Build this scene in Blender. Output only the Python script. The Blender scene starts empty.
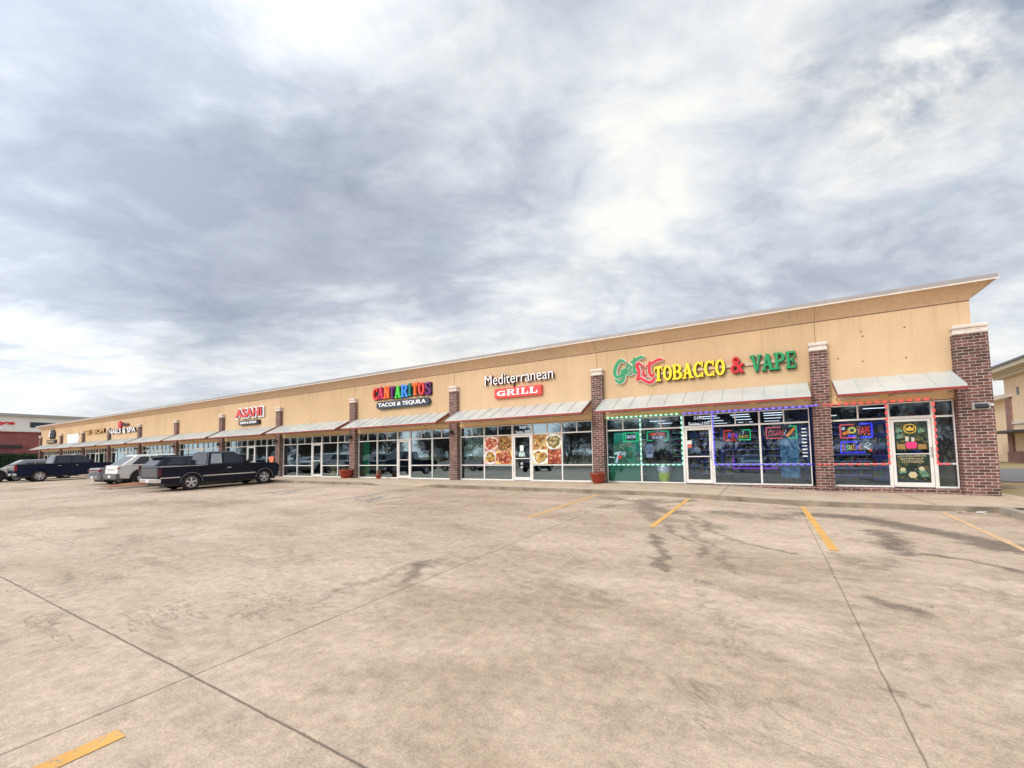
import bpy, math, random
import numpy as np
from mathutils import Vector, Matrix, noise as mnoise
random.seed(7)
R_ = math.radians
scene = bpy.context.scene
COL = scene.collection

# ------------------------------------------------------------------ helpers
def lin(r, g, b):
    f = lambda c: (c/255)/12.92 if c/255 <= .04045 else (((c/255)+.055)/1.055)**2.4
    return (f(r), f(g), f(b), 1)

class NT:
    def __init__(s, tree): s.t = tree
    def n(s, typ, **kw):
        nd = s.t.nodes.new(typ)
        for k, v in kw.items():
            if k.startswith('i_'):
                key = k[2:]
                key = int(key) if key.isdigit() else key.replace('_', ' ')
                s.set(nd.inputs[key], v)
            else: setattr(nd, k, v)
        return nd
    def set(s, sock, v):
        if isinstance(v, bpy.types.NodeSocket): s.t.links.new(v, sock)
        else: sock.default_value = v
    def math(s, op, a, b=None, c=None, clamp=False):
        nd = s.t.nodes.new('ShaderNodeMath'); nd.operation = op; nd.use_clamp = clamp
        s.set(nd.inputs[0], a)
        if b is not None: s.set(nd.inputs[1], b)
        if c is not None: s.set(nd.inputs[2], c)
        return nd.outputs[0]
    def noise(s, vec, scale, detail=4, rough=.55, dist=0):
        nd = s.t.nodes.new('ShaderNodeTexNoise')
        s.set(nd.inputs['Vector'], vec); nd.inputs['Scale'].default_value = scale
        nd.inputs['Detail'].default_value = detail; nd.inputs['Roughness'].default_value = rough
        nd.inputs['Distortion'].default_value = dist
        return nd.outputs['Fac']
    def ramp(s, fac, stops):
        nd = s.t.nodes.new('ShaderNodeValToRGB'); s.set(nd.inputs[0], fac)
        cr = nd.color_ramp
        while len(cr.elements) < len(stops): cr.elements.new(.5)
        for e, (p, c) in zip(cr.elements, stops):
            e.position = p; e.color = c if len(c) == 4 else (*c, 1)
        return nd.outputs[0]
    def maprange(s, v, a, b, c=0, d=1):
        nd = s.t.nodes.new('ShaderNodeMapRange'); nd.clamp = True
        s.set(nd.inputs[0], v)
        for i, x in enumerate((a, b, c, d)): s.set(nd.inputs[i+1], x)
        return nd.outputs[0]
    def mix(s, fac, a, b, mode='MIX'):
        nd = s.t.nodes.new('ShaderNodeMix'); nd.data_type = 'RGBA'; nd.blend_type = mode
        s.set(nd.inputs[0], fac); s.set(nd.inputs[6], a); s.set(nd.inputs[7], b)
        return nd.outputs[2]
    def objco(s): return s.n('ShaderNodeTexCoord').outputs['Object']

def new_mat(name):
    m = bpy.data.materials.new(name); m.use_nodes = True
    t = NT(m.node_tree); b = m.node_tree.nodes['Principled BSDF']
    return m, t, b

def mat(name, col, rough=.6, metal=0, var=.12, scale=6, bump=0, spec=.5, emit=None, es=1, coat=0):
    m, t, b = new_mat(name)
    co = t.objco()
    n = t.noise(co, scale, 5)
    f = t.maprange(n, .3, .7, 1-var, 1+var)
    mul = t.n('ShaderNodeVectorMath', operation='SCALE'); t.set(mul.inputs[0], col[:3]); t.set(mul.inputs[3], f)
    t.set(b.inputs['Base Color'], mul.outputs[0])
    b.inputs['Roughness'].default_value = rough; b.inputs['Metallic'].default_value = metal
    b.inputs['Specular IOR Level'].default_value = spec
    if coat: b.inputs['Coat Weight'].default_value = coat; b.inputs['Coat Roughness'].default_value = .05
    if emit:
        b.inputs['Emission Color'].default_value = emit; b.inputs['Emission Strength'].default_value = es
    if bump:
        bp = t.n('ShaderNodeBump'); bp.inputs['Strength'].default_value = bump; bp.inputs['Distance'].default_value = .02
        t.set(bp.inputs['Height'], t.noise(co, scale*12, 3)); t.set(b.inputs['Normal'], bp.outputs[0])
    return m

class MB:
    def __init__(s): s.v = []; s.f = []; s.m = []
    def quad(s, *p, m=0):
        i = len(s.v); s.v += [tuple(q) for q in p]; s.f.append(tuple(range(i, i+len(p)))); s.m.append(m); return s
    def box(s, x0, x1, y0, y1, z0, z1, m=0):
        i = len(s.v)
        s.v += [(x, y, z) for z in (z0, z1) for y in (y0, y1) for x in (x0, x1)]
        for f in ((0,2,3,1),(4,5,7,6),(0,1,5,4),(2,6,7,3),(0,4,6,2),(1,3,7,5)):
            s.f.append(tuple(i+k for k in f)); s.m.append(m)
        return s
    def prism(s, pts, axis, a, b, m=0):
        """pts: 2-D polygon; axis 'x','y','z' extrude between a and b"""
        def P(u, v, w): return {'x': (w, u, v), 'y': (u, w, v), 'z': (u, v, w)}[axis]
        i = len(s.v); n = len(pts)
        s.v += [P(u, v, a) for u, v in pts] + [P(u, v, b) for u, v in pts]
        s.f += [tuple(i+k for k in range(n))[::-1], tuple(i+n+k for k in range(n))]; s.m += [m, m]
        for k in range(n):
            j = (k+1) % n
            s.f.append((i+k, i+j, i+n+j, i+n+k)); s.m.append(m)
        return s
    def tube(s, p, q, r0, r1=None, n=8, m=0, cap=True):
        r1 = r0 if r1 is None else r1
        p = Vector(p); q = Vector(q); d = (q-p)
        if d.length < 1e-6: return s
        d.normalize(); a = d.orthogonal().normalized(); b = d.cross(a)
        i = len(s.v)
        for c, r in ((p, r0), (q, r1)):
            for k in range(n):
                t = 2*math.pi*k/n; s.v.append(tuple(c + a*(r*math.cos(t)) + b*(r*math.sin(t))))
        for k in range(n):
            j = (k+1) % n; s.f.append((i+k, i+j, i+n+j, i+n+k)); s.m.append(m)
        if cap:
            s.f.append(tuple(i+k for k in range(n))[::-1]); s.f.append(tuple(i+n+k for k in range(n))); s.m += [m, m]
        return s
    def lathe(s, prof, n=24, c=(0,0,0), axis='z', m=0):
        i = len(s.v)
        for r, h in prof:
            for k in range(n):
                t = 2*math.pi*k/n; u, w = r*math.cos(t), r*math.sin(t)
                P = (u, w, h) if axis == 'z' else ((h, u, w) if axis == 'x' else (u, h, w))
                s.v.append((P[0]+c[0], P[1]+c[1], P[2]+c[2]))
        for a in range(len(prof)-1):
            for k in range(n):
                j = (k+1) % n
                s.f.append((i+a*n+k, i+a*n+j, i+(a+1)*n+j, i+(a+1)*n+k)); s.m.append(m)
        return s
    def ribbon(s, pts, w, y0, y1, m=0):
        """thick stroke in the xz plane, from y0 (front) to y1"""
        P = [Vector(p) for p in pts]; L = []; Rr = []
        n = len(P)
        ws = w if isinstance(w, (list, tuple)) else [w]*n
        for k in range(n):
            d = (P[min(k+1, n-1)]-P[max(k-1, 0)]).normalized(); nn = Vector((-d.y, d.x))
            L.append(P[k]+nn*ws[k]/2); Rr.append(P[k]-nn*ws[k]/2)
        poly = [tuple(p) for p in L] + [tuple(p) for p in reversed(Rr)]
        i = len(s.v)
        s.v += [(u, y0, v) for u, v in poly] + [(u, y1, v) for u, v in poly]
        N = len(poly)
        for k in range(n-1):
            s.f.append((i+k, i+k+1, i+N-2-k, i+N-1-k)); s.m.append(m)
        for k in range(N):
            j = (k+1) % N
            s.f.append((i+k, i+j, i+N+j, i+N+k)); s.m.append(m)
        return s
    def build(s, name, mats, parent=None, bevel=0, smooth=False, recalc=True, segs=2):
        me = bpy.data.meshes.new(name); me.from_pydata(s.v, [], s.f)
        if not isinstance(mats, (list, tuple)): mats = [mats]
        for mm in mats: me.materials.append(mm)
        if len(mats) > 1: me.polygons.foreach_set('material_index', s.m)
        if recalc:
            import bmesh
            bm = bmesh.new(); bm.from_mesh(me); bmesh.ops.recalc_face_normals(bm, faces=bm.faces); bm.to_mesh(me); bm.free()
        if smooth: me.polygons.foreach_set('use_smooth', [True]*len(me.polygons))
        me.update()
        o = bpy.data.objects.new(name, me); COL.objects.link(o)
        if parent: o.parent = parent
        if bevel:
            b = o.modifiers.new('bevel', 'BEVEL'); b.width = bevel; b.segments = segs; b.limit_method = 'ANGLE'; b.angle_limit = R_(35)
            b.harden_normals = False
        return o

def tag(o, label=None, cat=None, group=None, kind=None):
    if label: o['label'] = label
    if cat: o['category'] = cat
    if group: o['group'] = group
    if kind: o['kind'] = kind
    return o
def thing(name, label, cat, loc=(0,0,0), group=None, rz=0):
    o = bpy.data.objects.new(name, None); COL.objects.link(o); o.location = loc; o.rotation_euler = (0,0,rz)
    o.empty_display_size = .3
    return tag(o, label, cat, group)
def copy_tree(o, parent=None):
    c = o.copy(); COL.objects.link(c)
    if parent: c.parent = parent
    for ch in list(o.children): copy_tree(ch, c)
    return c

def text_obj(name, s, x0, x1, z0, z1, yf, depth, m, parent=None, bold=.0, m_side=None):
    """lettering facing -Y, fitted to the box x0..x1, z0..z1, front face at yf"""
    cu = bpy.data.curves.new(name, 'FONT'); cu.body = s; cu.size = 1; cu.extrude = .05; cu.offset = bold; cu.resolution_u = 3
    to = bpy.data.objects.new(name+'_tmp', cu)
    COL.objects.link(to); dg = bpy.context.evaluated_depsgraph_get(); dg.update()
    me = bpy.data.meshes.new_from_object(to.evaluated_get(dg)); me.name = name
    bpy.data.objects.remove(to); bpy.data.curves.remove(cu)
    co = np.empty(len(me.vertices)*3, dtype=np.float64); me.vertices.foreach_get('co', co); co = co.reshape(-1, 3)
    mn = co.min(0); mx = co.max(0)
    out = np.empty_like(co)
    out[:,0] = x0+(co[:,0]-mn[0])/(mx[0]-mn[0])*(x1-x0)
    out[:,2] = z0+(co[:,1]-mn[1])/(mx[1]-mn[1])*(z1-z0)
    out[:,1] = yf+(mx[2]-co[:,2])/(mx[2]-mn[2])*depth
    me.vertices.foreach_set('co', out.ravel()); me.update()
    me.materials.clear(); me.materials.append(m)
    if m_side:
        me.materials.append(m_side)
        for p in me.polygons: p.material_index = 0 if abs(p.normal.y) > .7 else 1
    else:
        for p in me.polygons: p.material_index = 0
    o = bpy.data.objects.new(name, me); COL.objects.link(o)
    if parent: o.parent = parent
    return o

# ---------------------------------------------------------------- slab font
def arc(cx, cy, ro, rvo, ri, rvi, a0, a1, n=14):
    o = [(cx+ro*math.cos(R_(a0+(a1-a0)*k/n)), cy+rvo*math.sin(R_(a0+(a1-a0)*k/n))) for k in range(n+1)]
    i = [(cx+ri*math.cos(R_(a0+(a1-a0)*k/n)), cy+rvi*math.sin(R_(a0+(a1-a0)*k/n))) for k in range(n+1)]
    return ('arc', o, i)
def rc(x0, y0, x1, y1): return ('poly', [(x0,y0),(x1,y0),(x1,y1),(x0,y1)])
def pl(*p): return ('poly', list(p))
SLAB = {
 'T': [rc(.36,0,.64,1), rc(.02,.86,.98,1), rc(.02,.70,.14,.86), rc(.86,.70,.98,.86), rc(.22,0,.78,.11)],
 'O': [arc(.5,.5,.5,.5,.22,.38,0,360,28)],
 'B': [rc(.10,0,.36,1), rc(0,0,.12,.1), rc(0,.9,.12,1), arc(.5,.74,.42,.26,.16,.14,-90,90), arc(.5,.27,.5,.27,.2,.15,-90,90), rc(.36,.89,.5,1), rc(.36,.47,.5,.58), rc(.36,0,.5,.11)],
 'A': [pl((.06,0),(.24,0),(.52,1),(.36,1)), pl((.34,1),(.62,1),(.94,0),(.66,0)), rc(.22,.28,.7,.4), rc(-.04,0,.34,.1), rc(.58,0,1.04,.1)],
 'C': [arc(.5,.5,.5,.5,.22,.38,48,312,24), rc(.80,.66,.93,1), rc(.80,0,.93,.32)],
 'V': [pl((.06,1),(.34,1),(.60,0),(.42,0)), pl((.76,1),(.92,1),(.62,0),(.48,0)), rc(-.04,.9,.44,1), rc(.64,.9,1.04,1)],
 'P': [rc(.12,0,.38,1), rc(0,0,.5,.11), rc(0,.9,.14,1), arc(.5,.71,.46,.29,.18,.17,-90,90), rc(.38,.88,.5,1), rc(.38,.42,.5,.54)],
 'E': [rc(.10,0,.36,1), rc(0,0,.95,.12), rc(0,.88,.92,1), rc(.36,.44,.66,.56), rc(.60,.34,.7,.66), rc(.82,.64,.92,.9), rc(.84,.1,.95,.38)],
 'G': [arc(.48,.5,.48,.5,.2,.37,50,330,24), rc(.76,.66,.88,1), rc(.62,.0,.9,.42), rc(.5,.36,1.0,.47)],
 'R': [rc(.10,0,.36,1), rc(0,0,.48,.1), rc(0,.9,.12,1), arc(.5,.74,.42,.26,.16,.14,-90,90), rc(.36,.89,.5,1), rc(.36,.47,.5,.58), pl((.42,.52),(.66,.52),(1.02,0),(.72,0)), rc(.66,0,1.04,.1)],
 'I': [rc(.30,0,.70,1), rc(.1,0,.9,.11), rc(.1,.89,.9,1)],
 'L': [rc(.14,0,.42,1), rc(0,0,.95,.13), rc(0,.9,.58,1), rc(.82,.1,.95,.42)],
 'N': [rc(.08,0,.26,1), rc(.74,0,.92,1), pl((.1,1),(.4,1),(.9,0),(.62,0)), rc(-.02,0,.38,.1), rc(.6,.9,1.04,1), rc(-.02,.9,.3,1)],
 'S': [arc(.5,.73,.44,.27,.17,.15,30,255,16), arc(.5,.28,.48,.28,.2,.16,-150,75,16), rc(.78,.66,.9,1), rc(.06,0,.18,.34), pl((.30,.66),(.46,.42),(.72,.40),(.54,.60))],
 '&': [arc(.42,.77,.27,.23,.11,.12,0,360,20), arc(.36,.27,.36,.27,.15,.15,0,360,22), pl((.2,.72),(.42,.76),(1.0,.02),(.72,0)), rc(.66,.46,1.0,.56), pl((.76,.5),(.9,.5),(.64,.16),(.5,.2))],
}
def slab_word(name, s, x0, x1, z0, z1, yf, depth, mats, parent, gap=.06, widths=None, grow=0, ret=None):
    """each letter is a mesh of its own; pieces step 3 mm apart so faces never coincide"""
    W = {'I': .5, '&': .95, ' ': .4, 'O': .9, 'E': .85, 'L': .8, 'T': .9}
    tot = sum(W.get(c, 1) for c in s)+gap*(len(s)-1); u = (x1-x0)/tot; x = x0
    for k, ch in enumerate(s):
        w = W.get(ch, 1)*u
        if ch != ' ':
            mb = MB()
            for j, pc in enumerate(SLAB[ch]):
                y0 = yf+.003*(j % 9)
                T = lambda p: (x+p[0]*w, z0+p[1]*(z1-z0))
                if pc[0] == 'poly': mb.prism([T(p) for p in pc[1]], 'y', y0, yf+depth)
                else:
                    o = [T(p) for p in pc[1]]; i = [T(p) for p in pc[2]]
                    for q in range(len(o)-1): mb.prism([o[q], o[q+1], i[q+1], i[q]], 'y', y0, yf+depth)
            if ret:
                rb = MB(); rb.v = [(a+.022, b_+.03 if b_ > yf+depth*.5 else b_+.035, c-.018) for a, b_, c in mb.v]; rb.f = list(mb.f); rb.m = list(mb.m)
                ro_ = rb
            mm = mats[k % len(mats)] if isinstance(mats, list) else mats
            lo = mb.build('letter', mm, parent, recalc=True)
            if ret: ro_.build('return', ret, lo)
        x += w+gap*u
def curve_pts(ctrl, n=6):
    out = []
    c = [Vector(ctrl[0])]+[Vector(p) for p in ctrl]+[Vector(ctrl[-1])]
    for i in range(1, len(c)-2):
        for k in range(n):
            t = k/n; p0, p1, p2, p3 = c[i-1], c[i], c[i+1], c[i+2]
            out.append(tuple(.5*((2*p1)+(-p0+p2)*t+(2*p0-5*p1+4*p2-p3)*t*t+(-p0+3*p1-3*p2+p3)*t**3)))
    out.append(tuple(c[-1])); return out

# ---------------------------------------------------------------- camera
CZ = 1.115
cam_d = bpy.data.cameras.new('camera'); cam = bpy.data.objects.new('camera', cam_d); COL.objects.link(cam)
Rm = Matrix(((0.86009288, 0.04477196, 0.50816898), (0.50989617, -0.04481509, -0.85906781), (-0.01568851, 0.99799152, -0.06137419)))
cam.matrix_world = Matrix.Translation((0, 0, CZ)) @ Rm.to_4x4()
cam_d.sensor_width = 36; cam_d.lens = 431.306*36/1024; cam_d.shift_y = 45/1024; cam_d.clip_end = 3000; cam_d.clip_start = .05
scene.camera = cam
def pxdir(x, y):
    return (Rm @ Vector((x-512., -(y-429.), -431.306))).normalized()

# ---------------------------------------------------------------- world
scene.view_settings.view_transform = 'Standard'; scene.view_settings.look = 'None'; scene.view_settings.exposure = 0
SUN_EL, SUN_AZ = 29, 200
w = bpy.data.worlds.new('World'); scene.world = w; w.use_nodes = True
wt = NT(w.node_tree); bg = w.node_tree.nodes['Background']
sky = wt.n('ShaderNodeTexSky', sky_type='NISHITA', sun_disc=False, sun_elevation=R_(SUN_EL), sun_rotation=R_(SUN_AZ), air_density=1.2, dust_density=1.5)
N = wt.n('ShaderNodeTexCoord').outputs['Generated']
sep = wt.n('ShaderNodeSeparateXYZ'); wt.set(sep.inputs[0], N)
zc = wt.math('ADD', wt.math('MAXIMUM', sep.outputs[2], 0), .24)
cx_ = wt.math('DIVIDE', sep.outputs[0], zc); cy_ = wt.math('DIVIDE', sep.outputs[1], zc)
# clouds stretched along one wind direction
def rot2(a, sx, sy, off):
    ca, sa = math.cos(R_(a)), math.sin(R_(a))
    u = wt.math('ADD', wt.math('MULTIPLY', cx_, ca*sx), wt.math('MULTIPLY', cy_, sa*sx))
    v = wt.math('ADD', wt.math('MULTIPLY', cx_, -sa*sy), wt.math('MULTIPLY', cy_, ca*sy))
    c = wt.n('ShaderNodeCombineXYZ'); wt.set(c.inputs[0], u); wt.set(c.inputs[1], v); c.inputs[2].default_value = off
    return c.outputs[0]
pA = rot2(35, 1, 1.25, 5); pB = rot2(40, 1, 1.35, 12)
nA = wt.noise(pA, .8, 6, .5, .25); nB = wt.noise(pB, 2.3, 9, .6, .35); nC = wt.noise(pA, 7, 8, .65, .3)
nD = wt.math('ABSOLUTE', wt.math('SUBTRACT', wt.noise(pB, 3.6, 7, .55, .5), .5))     # lumpy, billowed edges
dens = wt.math('ADD', wt.math('MULTIPLY', nA, .66), wt.math('ADD', wt.math('MULTIPLY', nB, .40), wt.math('MULTIPLY', nC, .09)))
dens = wt.math('SUBTRACT', dens, wt.math('MULTIPLY', nD, .42))
# real bright openings and heavy masses in the cloud deck (by direction in the sky)
blobs = [(665,225,.12,-.07),(690,190,.06,-.02),(600,290,.10,-.06),(520,320,.10,-.12),(400,345,.10,-.11),(320,350,.08,-.05),(245,352,.10,-.10),(60,335,.08,-.08),(20,425,.14,-.06),(310,8,.09,-.12),(430,120,.12,-.08),(480,60,.08,-.04),(900,120,.12,-.06),(790,40,.14,-.07),(660,40,.12,-.06),(975,160,.08,-.08),(610,110,.08,-.07),(840,160,.07,-.05),(720,330,.08,-.03),
         (150,240,.30,.075),(60,110,.18,.05),(210,300,.10,.06),(400,245,.14,.06),(520,215,.11,.07),(560,30,.07,.03),(880,240,.13,.04),(755,165,.08,.06),(950,250,.10,.03),(350,70,.06,.05),(60,380,.10,.05),(530,130,.06,.03)]
for bx_, by_, sg, amp in blobs:
    if amp == 0: continue
    d = pxdir(bx_, by_)
    dot = wt.n('ShaderNodeVectorMath', operation='DOT_PRODUCT'); wt.set(dot.inputs[0], N); dot.inputs[1].default_value = d
    e = wt.math('EXPONENT', wt.math('DIVIDE', wt.math('SUBTRACT', dot.outputs['Value'], 1), sg*sg))
    dens = wt.math('ADD', dens, wt.math('MULTIPLY', e, amp))
CLD = [(.395, lin(255,254,250)), (.46, lin(241,243,245)), (.54, lin(219,225,233)), (.63, lin(191,199,213)), (.78, lin(167,175,193))]
ccol = wt.ramp(dens, CLD)
# creamy haze at the horizon
hz = wt.maprange(sep.outputs[2], 0, .13, 1, 0)
ccol = wt.mix(wt.math('MULTIPLY', hz, .75), ccol, lin(241,240,234))
# cloud deck boosted on the sun's side (behind the camera) to light the facade
sd = Vector((math.sin(R_(SUN_AZ))*math.cos(R_(SUN_EL)), math.cos(R_(SUN_AZ))*math.cos(R_(SUN_EL)), math.sin(R_(SUN_EL))))
dot = wt.n('ShaderNodeVectorMath', operation='DOT_PRODUCT'); wt.set(dot.inputs[0], N); dot.inputs[1].default_value = sd
glow = wt.maprange(dot.outputs['Value'], .0, 1, 1, 2.2)
vs = wt.n('ShaderNodeVectorMath', operation='SCALE'); wt.set(vs.inputs[0], ccol); wt.set(vs.inputs[3], wt.math('MULTIPLY', glow, 10))
cover = wt.maprange(wt.noise(rot2(30, 1, 1.3, 1.3), 1.5, 7, .6), .34, .46, .72, 1)
for bx_, by_, sg in ((935,45,.07),(885,118,.05),(965,30,.06),(800,75,.04)):
    d = pxdir(bx_, by_); dt = wt.n('ShaderNodeVectorMath', operation='DOT_PRODUCT'); wt.set(dt.inputs[0], N); dt.inputs[1].default_value = d
    e = wt.math('EXPONENT', wt.math('DIVIDE', wt.math('SUBTRACT', dt.outputs['Value'], 1), sg*sg))
    cover = wt.math('SUBTRACT', cover, wt.math('MULTIPLY', wt.math('MULTIPLY', e, wt.maprange(nB, .36, .56, 0, 1)), .5))
tot = wt.mix(wt.math('MAXIMUM', cover, 0), sky.outputs[0], vs.outputs[0])
below = wt.maprange(sep.outputs[2], -.02, 0, 0, 1)
tot = wt.mix(below, (2.2, 2.0, 1.8, 1), tot)
wt.set(bg.inputs[0], tot); bg.inputs[1].default_value = .1

sl = bpy.data.lights.new('sun', 'SUN'); sl.energy = 1.7; sl.angle = R_(18); sl.color = (1, .95, .87)
so = bpy.data.objects.new('sun', sl); COL.objects.link(so); so.rotation_euler = sd.to_track_quat('Z', 'Y').to_euler(); so.location = (0, -20, 30)

# ---------------------------------------------------------------- materials
M = {}
def brick_mat(name, c1, c2, mortar, bw=.25, rh=.088):
    m, t, b = new_mat(name); co = t.objco(); sp = t.n('ShaderNodeSeparateXYZ'); t.set(sp.inputs[0], co)
    cb = t.n('ShaderNodeCombineXYZ'); t.set(cb.inputs[0], t.math('ADD', sp.outputs[0], sp.outputs[1])); t.set(cb.inputs[1], sp.outputs[2])
    br = t.n('ShaderNodeTexBrick', offset=.5); t.set(br.inputs['Vector'], cb.outputs[0])
    br.inputs['Scale'].default_value = 1; br.inputs['Brick Width'].default_value = bw; br.inputs['Row Height'].default_value = rh
    br.inputs['Mortar Size'].default_value = .0095; br.inputs['Mortar Smooth'].default_value = .3; br.inputs['Bias'].default_value = -.1
    br.inputs['Color1'].default_value = c1; br.inputs['Color2'].default_value = c2; br.inputs['Mortar'].default_value = mortar
    n = t.noise(co, 9, 5, .7); f = t.maprange(n, .3, .7, .68, 1.35)
    vs = t.n('ShaderNodeVectorMath', operation='SCALE'); t.set(vs.inputs[0], br.outputs[0]); t.set(vs.inputs[3], f)
    n2 = t.noise(co, .9, 3); vs2 = t.n('ShaderNodeVectorMath', operation='SCALE'); t.set(vs2.inputs[0], vs.outputs[0]); t.set(vs2.inputs[3], t.maprange(n2, .3, .7, .78, 1.18))
    t.set(b.inputs['Base Color'], vs2.outputs[0]); b.inputs['Roughness'].default_value = .85
    bp = t.n('ShaderNodeBump'); bp.inputs['Strength'].default_value = .6; bp.inputs['Distance'].default_value = .015; bp.invert = True
    t.set(bp.inputs['Height'], br.outputs['Fac']); t.set(b.inputs['Normal'], bp.outputs[0])
    return m
M['brick'] = brick_mat('dark_red_brick', (.085,.038,.034,1), (.23,.092,.075,1), (.44,.37,.32,1))
M['brick_far'] = brick_mat('far_red_brick', (.27,.075,.075,1), (.34,.11,.105,1), (.36,.18,.16,1))

def stucco(name, c, streak=.10):
    m, t, b = new_mat(name); co = t.objco()
    mp = t.n('ShaderNodeMapping'); t.set(mp.inputs[0], co); mp.inputs['Scale'].default_value = (1.6, 1.6, .22)
    s1 = t.noise(mp.outputs[0], 1.6, 6, .6); s2 = t.noise(co, .45, 4, .6); s3 = t.noise(co, 22, 4, .65)
    f = t.math('MULTIPLY', t.maprange(s1, .3, .7, 1-streak, 1+streak*.6), t.maprange(s2, .3, .7, .93, 1.06))
    f = t.math('MULTIPLY', f, t.maprange(s3, .3, .7, .95, 1.05))
    mp2 = t.n('ShaderNodeMapping'); t.set(mp2.inputs[0], co); mp2.inputs['Scale'].default_value = (5, 5, .12)
    sz = t.n('ShaderNodeSeparateXYZ'); t.set(sz.inputs[0], co)
    run = t.math('MULTIPLY', t.maprange(t.noise(mp2.outputs[0], 1.3, 5, .65), .50, .68, 0, 1), t.maprange(sz.outputs[2], 4.2, 5.5, 0, .16))
    f = t.math('MULTIPLY', f, t.math('SUBTRACT', 1, run))
    vs = t.n('ShaderNodeVectorMath', operation='SCALE'); t.set(vs.inputs[0], c[:3]); t.set(vs.inputs[3], f)
    t.set(b.inputs['Base Color'], vs.outputs[0]); b.inputs['Roughness'].default_value = .9; b.inputs['Specular IOR Level'].default_value = .2
    bp = t.n('ShaderNodeBump'); bp.inputs['Strength'].default_value = .25; bp.inputs['Distance'].default_value = .01
    t.set(bp.inputs['Height'], t.noise(co, 60, 4, .7)); t.set(b.inputs['Normal'], bp.outputs[0])
    return m
M['wall'] = stucco('tan_stucco', (.63,.435,.258), .045)
M['wall2'] = stucco('pale_tan_stucco', (.665,.465,.285), .045)
M['crown'] = stucco('crown_stucco', (.64,.445,.285), .04)
M['lightened_header'] = stucco('lightened_header_stucco', (.86,.60,.33), .04); M['joint'] = mat('dark_joint', (.20,.13,.08), .9)  # header colour raised to offset awning shade; joint is plain dark brown
M['coping'] = mat('grey_metal_coping', (.34,.305,.29), .5, .1, .08, 2)
M['cap'] = mat('cast_stone', (.72,.62,.54), .8, 0, .12, 4, .2)
M['alu'] = mat('white_aluminium', (.82,.78,.73), .4, .1, .08, 3)
M['awn'] = mat('awning_metal', (.64,.67,.645), .38, .25, .10, 1.3)
M['awnred'] = mat('awning_red_trim', (.30,.03,.022), .5, 0, .15)
M['awnund'] = mat('awning_underside', (.34,.27,.19), .7)
M['white'] = mat('white_paint', (.8,.79,.77), .5, 0, .06)
M['black'] = mat('black_plastic', (.012,.012,.014), .5)
M['dark'] = mat('dark_panel', (.03,.035,.045), .5)
M['inwall'] = mat('interior_wall', (.06,.10,.13), .8, 0, .25, 1)
M['infloor'] = mat('interior_floor', (.10,.095,.09), .5, 0, .2, 2)
M['roof'] = mat('roof_membrane', (.5,.49,.46), .9)
M['terra'] = mat('terracotta_glaze', (.26,.032,.016), .25, 0, .25, 5)
M['soil'] = mat('potting_soil', (.05,.035,.02), 1)
M['rubber'] = mat('tyre_rubber', (.018,.018,.02), .75)
M['chrome'] = mat('chrome', (.72,.72,.74), .2, .9, .05)
M['rim'] = mat('alloy_rim', (.62,.62,.64), .3, .7, .05)
M['redlens'] = mat('red_lens', (.26,.012,.018), .25, 0, .1, emit=(.6,.02,.03,1), es=.01)
M['clearlens'] = mat('clear_lens', (.7,.7,.72), .15)
M['plate'] = mat('number_plate', (.7,.72,.75), .5)
M['carblack'] = mat('black_car_paint', (.006,.008,.020), .2, 0, .1, 2, coat=.12, spec=.25)
M['carnavy'] = mat('navy_car_paint', (.005,.010,.036), .2, 0, .1, 2, coat=.12, spec=.25)
M['carwhite'] = mat('white_car_paint', (.74,.73,.70), .25, 0, .04, 2, coat=.7)
M['cargrey'] = mat('grey_car_paint', (.20,.205,.23), .25, .3, .05, 2, coat=.7)
M['gategrey'] = mat('tailgate_grey', (.10,.105,.12), .4, .2); M['cartrim'] = mat('grey_lower_trim', (.13,.13,.135), .5)
M['carglass'] = mat('car_glass', (.012,.018,.030), .08, 0, .1, 2, spec=.45, coat=.15)
M['carglass2'] = mat('pale_car_glass', (.30,.36,.38), .1, 0, .1, 2, spec=.6, coat=.3)
M['yellow'] = None

def glass_mat(name, tint=(.50,.64,.70), refl=.30):
    m, t, b = new_mat(name); out = m.node_tree.nodes['Material Output']; m.node_tree.nodes.remove(b)
    tr = t.n('ShaderNodeBsdfTransparent'); tr.inputs[0].default_value = (*tint, 1)
    gl = t.n('ShaderNodeBsdfGlossy'); gl.inputs['Roughness'].default_value = .015; gl.inputs['Color'].default_value = (.68,.88,1,1)
    bp = t.n('ShaderNodeBump'); bp.inputs['Strength'].default_value = .35; bp.inputs['Distance'].default_value = .004
    t.set(bp.inputs['Height'], t.noise(t.objco(), 1.1, 2)); t.set(gl.inputs['Normal'], bp.outputs[0])
    fr = t.n('ShaderNodeFresnel'); fr.inputs[0].default_value = 1.5
    mx = t.n('ShaderNodeMixShader'); t.set(mx.inputs[0], t.math('ADD', fr.outputs[0], refl, clamp=True)); t.set(mx.inputs[1], tr.outputs[0]); t.set(mx.inputs[2], gl.outputs[0])
    t.set(out.inputs[0], mx.outputs[0]); return m
M['glass'] = glass_mat('storefront_glass')
M['glassclear'] = glass_mat('shop_glass', (.72,.82,.95), .12)
def emis(name, c, s):
    m, t, b = new_mat(name); out = m.node_tree.nodes['Material Output']; m.node_tree.nodes.remove(b)
    e = t.n('ShaderNodeEmission'); e.inputs[1].default_value = s
    f = t.maprange(t.noise(t.objco(), 8, 2), .3, .7, .85, 1.1)
    vs = t.n('ShaderNodeVectorMath', operation='SCALE'); t.set(vs.inputs[0], c[:3]); t.set(vs.inputs[3], f)
    t.set(e.inputs[0], vs.outputs[0]); t.set(out.inputs[0], e.outputs[0]); return m
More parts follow.
